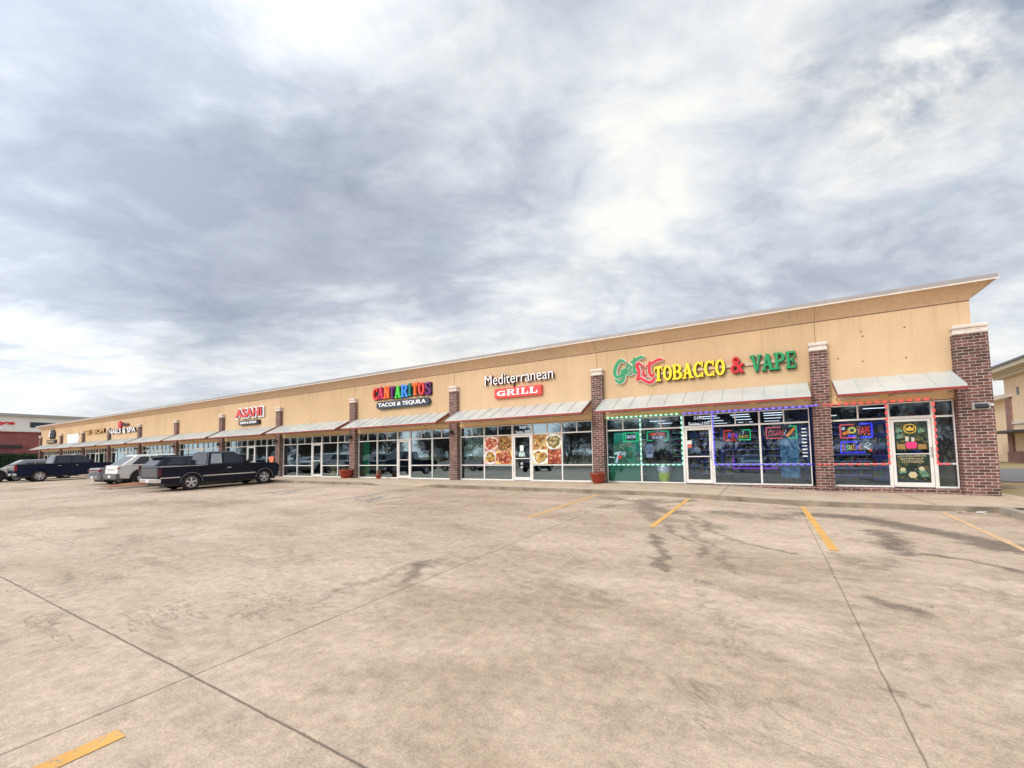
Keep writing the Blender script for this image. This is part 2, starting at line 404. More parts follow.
E_ = dict(red=emis('neon_red', (1,.08,.06), 1.1), pink=emis('neon_pink', (1,.16,.18), 1.0), blue=emis('neon_blue', (.07,.06,1), 1.4), purple=emis('neon_purple', (.45,.08,.9), 1),
          green=emis('neon_green', (.03,.75,.28), 1), mint=emis('led_mint', (.40,1,.72), 1.8), white=emis('neon_white', (.8,.85,.9), .9), yellow=emis('neon_yellow', (.9,.75,.1), .95),
          orange=emis('neon_orange', (1,.30,.06), 1), redled=emis('led_red', (1,.10,.09), 1.7), blueled=emis('led_blue', (.18,.16,1), 2.0), lamp=emis('ceiling_tube', (.93,.97,1), 2.2),
          ledgap=emis('led_gap', (.45,.42,.48), .5), bluegap=emis('led_gap_blue', (.07,.05,.7), .8), greengap=emis('led_gap_green', (.02,.4,.15), .8), redgap=emis('led_gap_red', (.55,.25,.22), .7))

# ---- concrete lot with joints, stains, cracks
JX = [-25.6, -21.23, -16.86, -12.49, -8.12, -3.75, .62, 4.99, 9.36]; 
def lot_mat():
    m, t, b = new_mat('parking_lot_concrete'); co = t.objco()
    sp = t.n('ShaderNodeSeparateXYZ'); t.set(sp.inputs[0], co); X, Y = sp.outputs[0], sp.outputs[1]
    mp = t.n('ShaderNodeMapping'); t.set(mp.inputs[0], co); mp.inputs['Scale'].default_value = (.5, 1, 1)
    big = t.noise(co, .16, 5, .55, .4); mid = t.noise(mp.outputs[0], .8, 7, .62, .5); fine = t.noise(co, 9, 5, .7); grit = t.noise(co, 70, 3, .7)
    base = t.ramp(t.math('ADD', t.math('MULTIPLY', big, .5), t.math('MULTIPLY', mid, .5)), [(.30, (.33,.242,.172)), (.43, (.49,.37,.265)), (.57, (.65,.505,.38))])
    f = t.math('MULTIPLY', t.maprange(fine, .32, .68, .80, 1.15), t.maprange(grit, .28, .72, .74, 1.2))
    # slab tint: each slab a touch different
    sx = t.math('FLOOR', t.math('DIVIDE', t.math('ADD', X, 3.75), 4.37)); sy = t.math('FLOOR', t.math('DIVIDE', t.math('SUBTRACT', Y, 1.6), 30))
    wn = t.n('ShaderNodeTexWhiteNoise', noise_dimensions='2D'); cb = t.n('ShaderNodeCombineXYZ'); t.set(cb.inputs[0], sx); t.set(cb.inputs[1], sy); t.set(wn.inputs['Vector'], cb.outputs[0])
    f = t.math('MULTIPLY', f, t.maprange(wn.outputs['Value'], 0, 1, .94, 1.04))
    # brownish/dark blotches
    blot = t.maprange(t.noise(mp.outputs[0], 1.5, 8, .72, 1.2), .50, .68, 0, 1)
    f = t.math('MULTIPLY', f, t.math('SUBTRACT', 1, t.math('MULTIPLY', blot, .24)))
    vs = t.n('ShaderNodeVectorMath', operation='SCALE'); t.set(vs.inputs[0], base); t.set(vs.inputs[3], f); col = vs.outputs[0]
    # long faint scuffs and hairline cracks
    rg = t.math('ABSOLUTE', t.math('SUBTRACT', t.noise(mp.outputs[0], 1.1, 6, .6, 2.2), .5)); rg2 = t.maprange(t.noise(co, .6, 3), .48, .62, 0, .5)
    col = t.mix(t.math('MULTIPLY', t.maprange(rg, .002, .016, 1, 0), rg2), col, (.19,.145,.11,1))
    pale = t.maprange(t.noise(mp.outputs[0], 2.7, 7, .7, 1.0), .56, .72, 0, .35); col = t.mix(pale, col, (.72,.59,.46,1))
    # specks (old gum, oil drops)
    vo = t.n('ShaderNodeTexVoronoi'); vo.inputs['Scale'].default_value = 1.6; t.set(vo.inputs['Vector'], co)
    sc2 = t.math('MULTIPLY', t.noise(co, .9, 2), .05)
    spk = t.maprange(vo.outputs['Distance'], t.math('SUBTRACT', sc2, .006), sc2, .62, 0)
    col = t.mix(spk, col, (.075,.06,.05,1))
    vo2 = t.n('ShaderNodeTexVoronoi'); vo2.inputs['Scale'].default_value = 26; t.set(vo2.inputs['Vector'], co)
    col = t.mix(t.maprange(vo2.outputs['Distance'], .10, .16, .45, 0), col, (.62,.55,.47,1))
    # painted-in vertex mask: oil stains and tyre marks
    at = t.n('ShaderNodeAttribute'); at.attribute_name = 'stain'; at.attribute_type = 'GEOMETRY'
    brk = t.math('ADD', t.math('MULTIPLY', t.noise(co, 3.4, 9, .82, 1.6), .8), t.math('MULTIPLY', t.noise(co, 26, 5, .8), .2))
    th = t.math('SUBTRACT', .72, t.math('MULTIPLY', at.outputs['Fac'], .50))
    st = t.maprange(brk, th, t.math('ADD', th, .24), 0, 1)
    st = t.math('MULTIPLY', st, t.maprange(at.outputs['Fac'], .02, .35, 0, .76))
    col = t.mix(st, col, (.12,.092,.072,1))
    # joints
    wob = t.math('MULTIPLY', t.math('SUBTRACT', t.noise(co, 6, 3), .5), .018)
    for jx, wd, a in [(j, .007 if j == -3.75 else .005, .60 if j == -3.75 else (.55 if j == .62 else .22)) for j in JX]:
        dd = t.math('ABSOLUTE', t.math('ADD', t.math('SUBTRACT', X, jx), wob))
        col = t.mix(t.maprange(dd, wd*.6, wd*1.9, a, 0), col, (.07,.055,.045,1))
    for jy, wd, a in ((1.62, .007, .68), (-7.5, .01, .8)):
        dd = t.math('ABSOLUTE', t.math('ADD', t.math('SUBTRACT', Y, jy), wob))
        col = t.mix(t.maprange(dd, wd*.6, wd*1.9, a, 0), col, (.06,.048,.04,1))
    t.set(b.inputs['Base Color'], col); b.inputs['Roughness'].default_value = .82; b.inputs['Specular IOR Level'].default_value = .3
    bp = t.n('ShaderNodeBump'); bp.inputs['Strength'].default_value = .4; bp.inputs['Distance'].default_value = .006
    t.set(bp.inputs['Height'], t.math('ADD', grit, fine)); t.set(b.inputs['Normal'], bp.outputs[0])
    return m
M['lot'] = lot_mat()
M['walk'] = mat('sidewalk_concrete', (.60,.46,.325), .85, 0, .16, 1.6, .3)
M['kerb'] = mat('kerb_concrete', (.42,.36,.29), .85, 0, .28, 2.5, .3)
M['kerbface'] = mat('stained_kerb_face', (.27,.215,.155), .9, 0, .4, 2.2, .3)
M['asph'] = mat('asphalt', (.21,.205,.205), .9, 0, .15, 3, .2)
def grass_m(name, a, b_):
    m, t, b = new_mat(name); co = t.objco()
    c = t.ramp(t.noise(co, 1.7, 7, .7), [(.3, a), (.7, b_)]); n2 = t.noise(co, 30, 4, .8)
    vs = t.n('ShaderNodeVectorMath', operation='SCALE'); t.set(vs.inputs[0], c); t.set(vs.inputs[3], t.maprange(n2, .3, .7, .7, 1.25))
    t.set(b.inputs['Base Color'], vs.outputs[0]); b.inputs['Roughness'].default_value = 1; b.inputs['Specular IOR Level'].default_value = .1
    bp = t.n('ShaderNodeBump'); bp.inputs['Strength'].default_value = .8; t.set(bp.inputs['Height'], n2); t.set(b.inputs['Normal'], bp.outputs[0]); return m
M['drygrass'] = grass_m('dry_grass', (.33,.25,.13), (.50,.40,.23))
M['mulch'] = grass_m('mulch', (.20,.09,.05), (.42,.22,.13))
def paint_m(name, c, wear=.45):
    m, t, b = new_mat(name); co = t.objco()
    n = t.noise(co, 14, 6, .75); k = t.maprange(n, wear-.03, wear+.05, 1, 0)
    col = t.mix(k, c, (.42,.35,.28,1))
    n2 = t.noise(co, 3, 4); vs = t.n('ShaderNodeVectorMath', operation='SCALE'); t.set(vs.inputs[0], col); t.set(vs.inputs[3], t.maprange(n2, .3, .7, .85, 1.08))
    t.set(b.inputs['Base Color'], vs.outputs[0]); b.inputs['Roughness'].default_value = .7; return m
M['yellow'] = paint_m('worn_yellow_paint', (.84,.45,.115,1), .40); M['yellowpale'] = paint_m('pale_yellow_paint', (.80,.50,.26,1), .42)
M['yellowfaint'] = paint_m('faded_yellow_paint', (.62,.44,.22,1), .47)
M['bluepaint'] = paint_m('faded_blue_paint', (.17,.24,.33,1), .50)

# ---------------------------------------------------------------- terrain
def lot_np(x, y):
    yc = np.clip(y, -12, 14); z = -.522+.026*yc
    z = z-np.where(x > -3.75, .009*(np.minimum(x, 25)+3.75), .004*(np.maximum(x, -14)+3.75))
    dip = np.interp(x, [-2.6, .7, 4.2, 9], [0, .10, .062, .03])
    return z-dip*np.clip((y-7.0)/6.5, 0, 1)
def lotz(x, y): return float(lot_np(float(x), float(y)))
def walkz(x):   # sidewalk level at the shop fronts
    return float(np.interp(x, [-2.6, -1.75, -.3, 1.2, 2.4, 12], [-.058, -.075, -.13, -.196, -.205, -.19]))
KY = 13.55
def lot_mesh():
    xs = list(np.concatenate([np.arange(-150, -30, 6), np.arange(-30, -15, .6), np.arange(-15, 8, .055), np.arange(8, 60, 4)]))
    ys = list(np.concatenate([np.arange(-70, -12, 6), np.arange(-12, .2, .8), np.arange(.2, KY-.0, .055), [KY]]))
    nx, ny = len(xs), len(ys)
    XX, YY = np.meshgrid(xs, ys); Z = lot_np(XX, YY)
    co = np.stack([XX, YY, Z], -1).reshape(-1, 3)
    idx = np.arange(nx*ny).reshape(ny, nx)
    q = np.stack([idx[:-1,:-1], idx[:-1,1:], idx[1:,1:], idx[1:,:-1]], -1).reshape(-1, 4)
    me = bpy.data.meshes.new('parking_lot'); me.vertices.add(len(co)); me.vertices.foreach_set('co', co.ravel())
    me.loops.add(q.size); me.loops.foreach_set('vertex_index', q.ravel().astype(np.int32)); me.polygons.add(len(q))
    me.polygons.foreach_set('loop_start', np.arange(0, q.size, 4, dtype=np.int32)); me.update(calc_edges=True)
    # stains: strokes (points, half width, strength)
    S = np.zeros(nx*ny)
    strokes = STROKES
    px_ = co[:,0]+.10*np.sin(2.3*co[:,1]+.7)+.06*np.sin(6.1*co[:,1]+3*co[:,0])+.03*np.sin(17*co[:,1]+9*co[:,0])
    py_ = co[:,1]+.12*np.sin(1.9*co[:,0]+.4)+.07*np.sin(5.3*co[:,0]+4*co[:,1])+.04*np.sin(14*co[:,0]-11*co[:,1])
    for pts, hw, a in strokes:
        d = np.full(len(co), 1e9)
        pp = curve_pts(pts, 5) if len(pts) > 2 else pts
        for (x0, y0), (x1, y1) in zip(pp[:-1], pp[1:]):
            L = (x1-x0)**2+(y1-y0)**2+1e-9; tt = np.clip(((px_-x0)*(x1-x0)+(py_-y0)*(y1-y0))/L, 0, 1)
            d = np.minimum(d, np.hypot(px_-x0-tt*(x1-x0), py_-y0-tt*(y1-y0)))
        S = np.maximum(S, a*np.exp(-(d/hw)**2*1.2))
    at = me.attributes.new('stain', 'FLOAT', 'POINT'); at.data.foreach_set('value', S.astype(np.float32))
    me.materials.append(M['lot'])
    o = bpy.data.objects.new('parking_lot', me); COL.objects.link(o); tag(o, kind='structure')
def L2(x, y):   # used only to read stain positions off the plan
    d = pxdir(x, y); z = -.5
    for _ in range(25):
        k = (z-CZ)/d.z; z = lotz(d.x*k, d.y*k)
    return (d.x*k, d.y*k)
def SP(*p): return [L2(*q) for q in p]
STROKES = [
  (SP((325,602),(360,583),(400,567),(425,562),(440,566)), .2, .62), (SP((415,562),(405,580)), .18, .8), (SP((440,558),(470,560),(495,548)), .35, .45),
  (SP((600,498),(650,502),(690,500)), .35, .8), (SP((640,510),(658,520)), .3, .75), (SP((650,535),(660,560),(675,575)), .16, .85), (SP((640,508),(675,530),(700,558)), .12, .8),
  (SP((690,515),(730,540),(790,552)), .16, .75), (SP((685,520),(720,560),(740,575)), .15, .7), (SP((725,513),(765,518),(800,514)), .6, .78), (SP((645,500),(655,508),(675,512)), .7, .85), (SP((600,508),(630,505),(660,507),(690,505)), .3, .7), (SP((740,505),(790,508)), .4, .6), (SP((655,520),(700,524),(720,530)), .4, .7), (SP((880,503),(960,508),(1000,512)), .25, .6),
  (SP((800,513),(850,517),(880,521),(920,530),(960,538),(1010,549)), .55, 1.0), (SP((935,557),(975,562),(1010,572)), .2, .9), (SP((868,531),(885,537),(905,548),(912,555)), .34, .9), (SP((832,535),(850,528)), .4, .5),
  (SP((830,553),(860,565),(890,560)), .3, .65), (SP((880,596),(925,611)), .2, .8), (SP((556,590),(600,594),(640,598)), .22, .5), (SP((700,585),(760,598)), .3, .6),
  (SP((735,645),(760,652),(785,655)), .12, .5), (SP((735,670),(758,676)), .12, .7), (SP((880,683),(915,693)), .1, .8), (SP((690,700),(760,710)), .25, .5),
  (SP((700,600),(720,640)), .5, .5), (SP((180,566),(250,540),(330,528)), .5, .34), (SP((540,520),(580,510)), .3, .55), (SP((720,495),(860,503)), .5, .55),
  (SP((850,505),(990,515)), .6, .5), (SP((960,590),(1020,600)), .4, .55), (SP((670,505),(760,520),(840,560)), .9, .36), (SP((640,640),(800,600),(1000,640)), 1.2, .25),
  (SP((20,590),(60,596)), .2, .3), (SP((84,530),(106,528)), .4, .55), (SP((125,538),(165,538)), .4, .5)]
lot_mesh()
def sheet(name, pts, m, kind='structure'):
    o = MB().quad(*pts).build(name, m, recalc=False); return tag(o, kind=kind)
# far ground in one sheet out to the horizon
g = MB()
gx = [-1500, -150, 60, 1500]
for i in range(3):
    g.quad((gx[i], -1500, -1.3), (gx[i+1], -1500, -1.3), (gx[i+1], 13.4, -1.3), (gx[i], 13.4, -1.3))
    g.quad((gx[i], 13.4, -1.3), (gx[i+1], 13.4, -1.3), (gx[i+1], 13.7, -.30), (gx[i], 13.7, -.30))
    g.quad((gx[i], 13.7, -.30), (gx[i+1], 13.7, -.30), (gx[i+1], 1500, -.30), (gx[i], 1500, -.30))
tag(g.build('ground', M['drygrass'], recalc=False), kind='structure')
sheet('far_lot_asphalt', [(-150,13.5,-.15),(-84.5,13.5,-.15),(-84.5,60,-.15),(-150,60,-.15)], M['lot'])
# sidewalk: front edge follows the lot, dips to a ramp near the third shop
def kerbtop(x):
    full = lotz(x, KY)+.125; ramp = lotz(x, KY)+.012
    if -15.6 < x < -11.9:
        k = min(1, max(0, (abs(x+13.75)-1.15)/.7)); return ramp+(full-ramp)*k
    return full
xs = [-90, -60, -40, -24, -18]+[-16+.25*i for i in range(21)]+[-10.5, -9, -7.5, -6, -4.5, -3, -1.5, 0, 1.5, 3, 4.25]
sw = MB(); kb = MB(); kf = MB()
for a, b in zip(xs[:-1], xs[1:]):
    A, B = kerbtop(a), kerbtop(b)
    sw.quad((a, KY+.16, A+.002), (b, KY+.16, B+.002), (b, 14.6, B*.5+walkz(b)*.5), (a, 14.6, A*.5+walkz(a)*.5))
    sw.quad((a, 14.6, A*.5+walkz(a)*.5), (b, 14.6, B*.5+walkz(b)*.5), (b, 17.6, walkz(b)), (a, 17.6, walkz(a)))
    kb.quad((a, KY, A), (b, KY, B), (b, KY+.16, B+.002), (a, KY+.16, A+.002))
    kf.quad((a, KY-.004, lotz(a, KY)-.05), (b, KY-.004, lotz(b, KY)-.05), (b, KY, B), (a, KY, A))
a, b = 4.25, 12
sw.quad((a, KY, kerbtop(4.25)+.002), (b, KY, -.2), (b, 16.9, -.2), (a, 16.9, walkz(5)-.01))
sw.quad((a, 16.9, walkz(5)-.01), (5.9, 16.9, walkz(5.9)-.012), (5.9, 18.4, walkz(5.9)-.012), (a, 18.4, walkz(5)-.01))
tag(sw.build('sidewalk', M['walk'], recalc=False), kind='structure')
tag(kb.build('kerb', M['kerb'], recalc=False), kind='structure'); tag(kf.build('kerb_face', M['kerbface'], recalc=False), kind='structure')
# sidewalk control joints
sj = MB()
for x in [-19.5+1.52*3*k for k in range(6)]+[5.3]:
    z0, z1 = kerbtop(x)*.5+walkz(x)*.5, walkz(x)
    sj.quad((x-.008, KY+.16, kerbtop(x)+.006), (x+.008, KY+.16, kerbtop(x)+.006), (x+.008, 14.6, z0+.005), (x-.008, 14.6, z0+.005))
    sj.quad((x-.008, 14.6, z0+.005), (x+.008, 14.6, z0+.005), (x+.008, 17.3, z1+.005), (x-.008, 17.3, z1+.005))
tag(sj.build('sidewalk_joint', M['joint'], recalc=False), kind='structure')
# kerbed planting island at the right
isl = MB(); zt = lambda x, y: lotz(x, y)+.14
isl.prism([(4.25,6.0),(4.42,6.0),(4.42,KY+.1),(4.25,KY+.1)], 'z', -.8, -.8)
isl = MB()
ysr = [5, 7, 9, 11, 12.3, KY-.001]
for a, b in zip(ysr[:-1], ysr[1:]):
    isl.quad((4.25,a,zt(4.25,a)), (4.43,a,zt(4.25,a)), (4.43,b,zt(4.25,b)), (4.25,b,zt(4.25,b)))
    isl.quad((4.246,a,lotz(4.25,a)-.05), (4.246,b,lotz(4.25,b)-.05), (4.25,b,zt(4.25,b)), (4.25,a,zt(4.25,a)))
isl.quad((4.43,KY-.17,zt(4.43,KY)), (12,KY-.17,zt(4.43,KY)-.02), (12,KY-.002,zt(4.43,KY)-.02), (4.43,KY-.002,zt(4.43,KY)))
tag(isl.build('kerb_right_island', M['kerb'], recalc=False), kind='structure')
sheet('island_dry_grass', [(4.43,5,zt(4.43,5)-.03),(12,5,zt(8,5)-.03),(12,KY-.17,zt(8,KY)-.03),(4.43,KY-.17,zt(4.43,KY)-.03)], M['drygrass'])
# side strip, driveway and lawn beyond the corner pier
sheet('side_dry_grass', [(5.9,16.9,-.20),(60,16.9,-.20),(60,24.9,-.26),(5.9,24.9,-.26)], M['drygrass'])
k2 = MB()
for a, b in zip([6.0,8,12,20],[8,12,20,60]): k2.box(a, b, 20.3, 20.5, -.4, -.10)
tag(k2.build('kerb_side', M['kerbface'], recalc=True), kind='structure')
sheet('driveway', [(5.6,25,-.24),(90,25,-.24),(90,42,-.27),(5.6,42,-.27)], M['asph'])
# planting island between the parked cars on the left
o = MB()
ring = []
for k in range(25):
    t = math.pi*k/24; ring.append((-29.0+1.12*math.cos(t), 8.9-.95*math.sin(t)))
ring += [(-30.12, 13.45), (-27.88, 13.45)]
o.prism(ring, 'z', -.45, .0); o.v = [(x_, y_, z_ if z_ < -.1 else lotz(x_, y_)+.10) for x_, y_, z_ in o.v]
tag(o.build('kerb_planting_island', M['kerb']), kind='structure')
o = MB(); nn = 0
cxm, cym = -29.0, 10.8
for i in range(12):
    for j in range(20):
        def Q(i, j):
            u = -1+2*i/12; v = -1+2*j/20
            return (cxm+.96*u, cym+2.5*v, lotz(cxm, cym+2.5*v)+.09+.16*max(0, 1-u*u)**.8*max(0, 1-v**4)+.02*mnoise.noise((u*5, v*9, 0)))
        o.quad(Q(i, j), Q(i+1, j), Q(i+1, j+1), Q(i, j+1))
tag(o.build('mulch_bed', M['mulch'], recalc=False), kind='structure')

def stripe(name, x, y0, y1, wd, m, x1=None):
    mb = MB(); n = 12; x1 = x if x1 is None else x1
    for k in range(n):
        a, b = y0+(y1-y0)*k/n, y0+(y1-y0)*(k+1)/n; xa, xb = x+(x1-x)*k/n, x+(x1-x)*(k+1)/n
        j = lambda: random.uniform(-.004, .004)
        mb.quad((xa-wd/2, a, lotz(xa,a)+.004), (xa+wd/2, a, lotz(xa,a)+.004), (xb+wd/2, b, lotz(xb,b)+.004), (xb-wd/2, b, lotz(xb,b)+.004))
    return tag(mb.build(name, m, recalc=False), kind='structure')
stripe('stall_line', .78, 8.0, 13.42, .12, M['yellow'], .70)
stripe('stall_line', -2.02, 8.7, 13.3, .105, M['yellow'])
stripe('stall_line', 3.10, 8.3, 13.35, .095, M['yellowpale'], 3.30)
stripe('stall_line', -4.72, 8.6, 13.2, .085, M['yellow'])
stripe('stall_line', -3.38, -3.2, 1.10, .125, M['yellow'])
stripe('stall_line', -6.32, -3.2, 1.12, .125, M['yellow'])
for x in (-7.35, -9.05, -10.0): stripe('stall_line', x, 8.7, 13.2, .09, M['yellowfaint'])
for x in (-17.2, -19.9, -22.0): stripe('stall_line', x, 8.7, 13.2, .09, M['yellowfaint'])
for x in (-33.6, -36.3, -39.0, -41.7, -44.4): stripe('stall_line', x, 8.9, 13.2, .1, M['yellowfaint'])
def access_symbol(cx, cy):
    mb = MB(); P = lambda x, y: (cx+x, cy+y, lotz(cx+x, cy+y)+.004)
    for k in range(14):
        a0, a1 = R_(200+k*16), R_(200+(k+1)*16)
        mb.quad(P(.42*math.cos(a0), .42*math.sin(a0)), P(.42*math.cos(a1), .42*math.sin(a1)), P(.32*math.cos(a1), .32*math.sin(a1)), P(.32*math.cos(a0), .32*math.sin(a0)))
    mb.quad(P(-.1,.05), P(0,.05), P(0,.7), P(-.1,.7)); mb.quad(P(0,.35), P(.3,.35), P(.3,.43), P(0,.43)); mb.quad(P(0,.05), P(.35,.05), P(.35,.14), P(0,.14)); mb.quad(P(.27,-.3), P(.35,-.3), P(.35,.05), P(.27,.05))
    mb.quad(P(-.14,.76), P(.04,.76), P(.04,.94), P(-.14,.94)); mb.quad(P(.35,-.35), P(.5,-.3), P(.5,-.22), P(.35,-.27))
    for s in (-1, 1): mb.quad(P(s*.75-.05,-.7), P(s*.75+.05,-.7), P(s*.75+.05,1.2), P(s*.75-.05,1.2))
    tag(mb.build('access_symbol', M['bluepaint'], recalc=False), kind='structure')
access_symbol(-11.4, 9.9); access_symbol(-16.6, 10.2)

# ---------------------------------------------------------------- the strip mall
BX0, BX1 = -83.05, 5.23; WY = 17.4
mall = thing('strip_mall_building', 'long single storey tan stucco strip mall with brick piers and awnings', 'building', (0,0,0))
PC = [None, None]+[1.52-7.6*k for k in range(13)]   # PC[2]..PC[13] pier centres
edges = [BX1]+PC[2:14]
edges[-1] = PC[13]
# wall panels above the shop fronts, one per bay, 6 mm control joints between them
ed = [BX1]+[PC[k] for k in range(2, 14)]
ed[-1] = BX0
for k in range(len(ed)-1):
    xr, xl = ed[k]-(0 if k == 0 else .009), ed[k+1]+.009
    MB().box(xl, xr, WY+.001, WY+.2, 2.585, 2.86).build('lightened_header', M['lightened_header'], mall)  # band under the awning, coloured lighter to cancel its shade
    mb = MB().box(xl, xr, WY, WY+.2, 2.862, 5.40)
    mb.build('wall', M['wall2'] if k in (0, 2, 5, 8) else M['wall'], mall)
MB().box(BX0, BX1-.01, WY+.012, WY+.19, 2.6, 5.38).build('joint_backing', mat('joint_tan', (.36,.24,.15), .9), mall)
# crown: sloped cove with returns and a metal coping
def crown():
    e = .45; z0, z1 = 5.43, 5.82; n = 10; mb = MB(); prof = []
    for k in range(n+1):
        t = k/n; prof.append((e*(.18*t+.82*t**1.25), z0+(z1-z0)*t))
    for (a0, za), (a1, zb) in zip(prof[:-1], prof[1:]):
        X = [BX0]+[PC[k] for k in range(13, 1, -1)]+[BX1]
        X[1] = PC[12]; X = [BX0]+[PC[k] for k in range(12, 1, -1)]+[BX1]
        for i in range(len(X)-1):
            l0 = X[i]-(a0 if i == 0 else -.008); l1 = X[i]-(a1 if i == 0 else -.008)
            r0 = X[i+1]+(a0 if i == len(X)-2 else 0); r1 = X[i+1]+(a1 if i == len(X)-2 else 0)
            mb.quad((l0, WY-a0, za), (r0, WY-a0, za), (r1, WY-a1, zb), (l1, WY-a1, zb))
        mb.quad((BX1+a0, WY-a0, za), (BX1+a0, 44, za), (BX1+a1, 44, zb), (BX1+a1, WY-a1, zb))
        mb.quad((BX0-a0, WY-a0, za), (BX0-a0, 44, za), (BX0-a1, 44, zb), (BX0-a1, WY-a1, zb))
    mb.build('crown_moulding', M['crown'], mall, recalc=False)
    MB().box(BX0-.004, BX1+.004, WY-.004, WY+.1, 5.395, 5.432).build('reveal', M['joint'], mall)
    MB().box(BX0, BX1-.02, WY+.02, WY+.2, 5.43, 5.8).build('crown_backing', M['joint'], mall)
    c = MB(); c.box(BX0-e-.02, BX1+e+.02, WY-e-.02, 44, 5.822, 5.97)
    c.build('coping', M['coping'], mall, bevel=.012)
    c = MB(); c.box(BX0-e-.035, BX1+e+.035, WY-e-.035, WY-e-.022, 5.80, 5.84).build('drip_edge', M['cap'], mall)
crown()
MB().box(BX1-.2, BX1, WY+.2, 44, -.4, 5.43).build('side_wall', M['wall'], mall)
MB().box(BX0, BX0+.2, WY+.2, 44, -.4, 5.43).build('side_wall', M['wall'], mall)
MB().box(BX0, BX1, 43.8, 44, -.4, 5.43).build('rear_wall', M['wall'], mall)
# piers
def pier(x0, x1, y0=17.2, y1=17.6):
    d = MB().box(x0, x1, y0, y1, -.4, 4.40); n = int((x1-x0)/.085)
    for k in range(n):   # dentil course under the cap
        a = x0+.01+k*(x1-x0-.02)/n; d.box(a, a+.05, y0-.022, y0+.01, 4.31, 4.40)
    p = d.build('brick_pier', M['brick'], mall)
    c = MB(); c.box(x0-.012, x1+.012, y0-.03, y1+.02, 4.402, 4.51); c.box(x0+.01, x1-.01, y0-.005, y1+.0, 4.51, 4.57); c.box(x0-.02, x1+.02, y0-.045, y1+.02, 4.57, 4.68)
    c.build('pier_cap', M['cap'], p, bevel=.03, segs=3)
    return p
pier(4.765, 5.49, 17.18, 18.0)
for k in range(2, 14):
    c = PC[k] if k < 13 else -82.75
    pier(c-.195, c+.285)
# storefronts
OFF = [.31, 1.76, 3.40, 4.42, 5.92, 7.32]
bays = {1: [-5.76, -4.36, -2.76, -1.72, -.22, 1.24], 2: [-13.38, -11.93, -10.33, -9.27, -7.79, -6.38],
        3: [-20.98, -19.39, -17.78, -16.80, -15.25, -13.97], 4: [-28.58, -26.99, -25.43, -24.39, -22.87, -21.58]}
for b in range(5, 12): bays[b] = [PC[b+2]+o for o in OFF]
ZS, ZM, ZT, ZH = -.05, .67, 2.08, 2.565   # sill, mid rail, transom bar, head
GY = 17.50
def window(x0, x1, gl, muntin=True, mid=True):
    f = MB(); w_ = .03
    f.box(x0, x0+w_, GY-.05, GY+.05, ZS, ZH); f.box(x1-w_, x1, GY-.05, GY+.05, ZS, ZH)
    f.box(x0+w_, x1-w_, GY-.048, GY+.048, ZS, ZS+.055); f.box(x0+w_, x1-w_, GY-.048, GY+.048, ZH-.04, ZH)
    f.box(x0+w_, x1-w_, GY-.046, GY+.046, ZT-.025, ZT+.03)
    if mid: f.box(x0+w_, x1-w_, GY-.046, GY+.046, ZM-.025, ZM+.025)
    if muntin: f.box((x0+x1)/2-.022, (x0+x1)/2+.022, GY-.044, GY+.044, ZT+.03, ZH-.04)
    fo = f.build('window', M['alu'], mall, bevel=.005, segs=1)
    MB().quad((x0+w_, GY, ZS+.05), (x1-w_, GY, ZS+.05), (x1-w_, GY, ZH-.04), (x0+w_, GY, ZH-.04)).build('pane', gl, fo, recalc=False)
    return fo
def door(x0, x1, gl):
    f = MB(); w_ = .055
    f.box(x0, x0+w_, GY-.055, GY+.055, ZS-.1, ZH); f.box(x1-w_, x1, GY-.055, GY+.055, ZS-.1, ZH)
    f.box(x0+w_, x1-w_, GY-.053, GY+.053, ZT-.03, ZT+.05); f.box(x0+w_, x1-w_, GY-.053, GY+.053, ZH-.04, ZH)
    fr = f.build('door_frame', M['alu'], mall, bevel=.005, segs=1)
    MB().quad((x0+w_, GY, ZT+.04), (x1-w_, GY, ZT+.04), (x1-w_, GY, ZH-.04), (x0+w_, GY, ZH-.04)).build('pane', gl, fr, recalc=False)
    d = MB(); a, b = x0+w_+.008, x1-w_-.008; s = .075; y0, y1 = GY-.03, GY+.02
    d.box(a, a+s, y0, y1, ZS+.02, ZT-.04); d.box(b-s, b, y0, y1, ZS+.02, ZT-.04)
    d.box(a+s, b-s, y0+.002, y1-.002, ZS+.02, ZS+.16); d.box(a+s, b-s, y0+.002, y1-.002, ZT-.12, ZT-.04); d.box(a+s, b-s, y0+.004, y1-.004, ZM+.28, ZM+.32)
    do = d.build('door', M['alu'], mall, bevel=.004, segs=1)
    MB().quad((a+s, GY-.004, ZS+.16), (b-s, GY-.004, ZS+.16), (b-s, GY-.004, ZT-.12), (a+s, GY-.004, ZT-.12)).build('pane', gl, do, recalc=False)
    h = MB(); hx = b-.04
    h.tube((hx, y0-.07, .88), (hx, y0-.07, 1.18), .014); h.tube((hx, y0, .90), (hx, y0-.07, .90), .012); h.tube((hx, y0, 1.16), (hx, y0-.07, 1.16), .012)
    h.build('handle', M['chrome'], do)
    return do
for b, X in bays.items():
    gl = M['glassclear'] if b == 1 else M['glass']
    window(X[0], X[1], gl); window(X[1], X[2], gl); window(X[3], X[4], gl); window(X[4], X[5], gl)
    door(X[2], X[3], gl)
window(1.80, 3.24, M['glassclear']); window(4.29, 4.75, M['glassclear'], muntin=False); door(3.24, 4.29, M['glassclear'])
# brick course showing below the sills where the walk falls away
MB().box(-6.5, 4.76, WY-.005, WY+.2, -.35, -.052).build('base_course', M['brick'], mall)
MB().box(BX0+.3, -6.5, WY, WY+.2, -.3, -.052).build('base_course', M['alu'], mall)
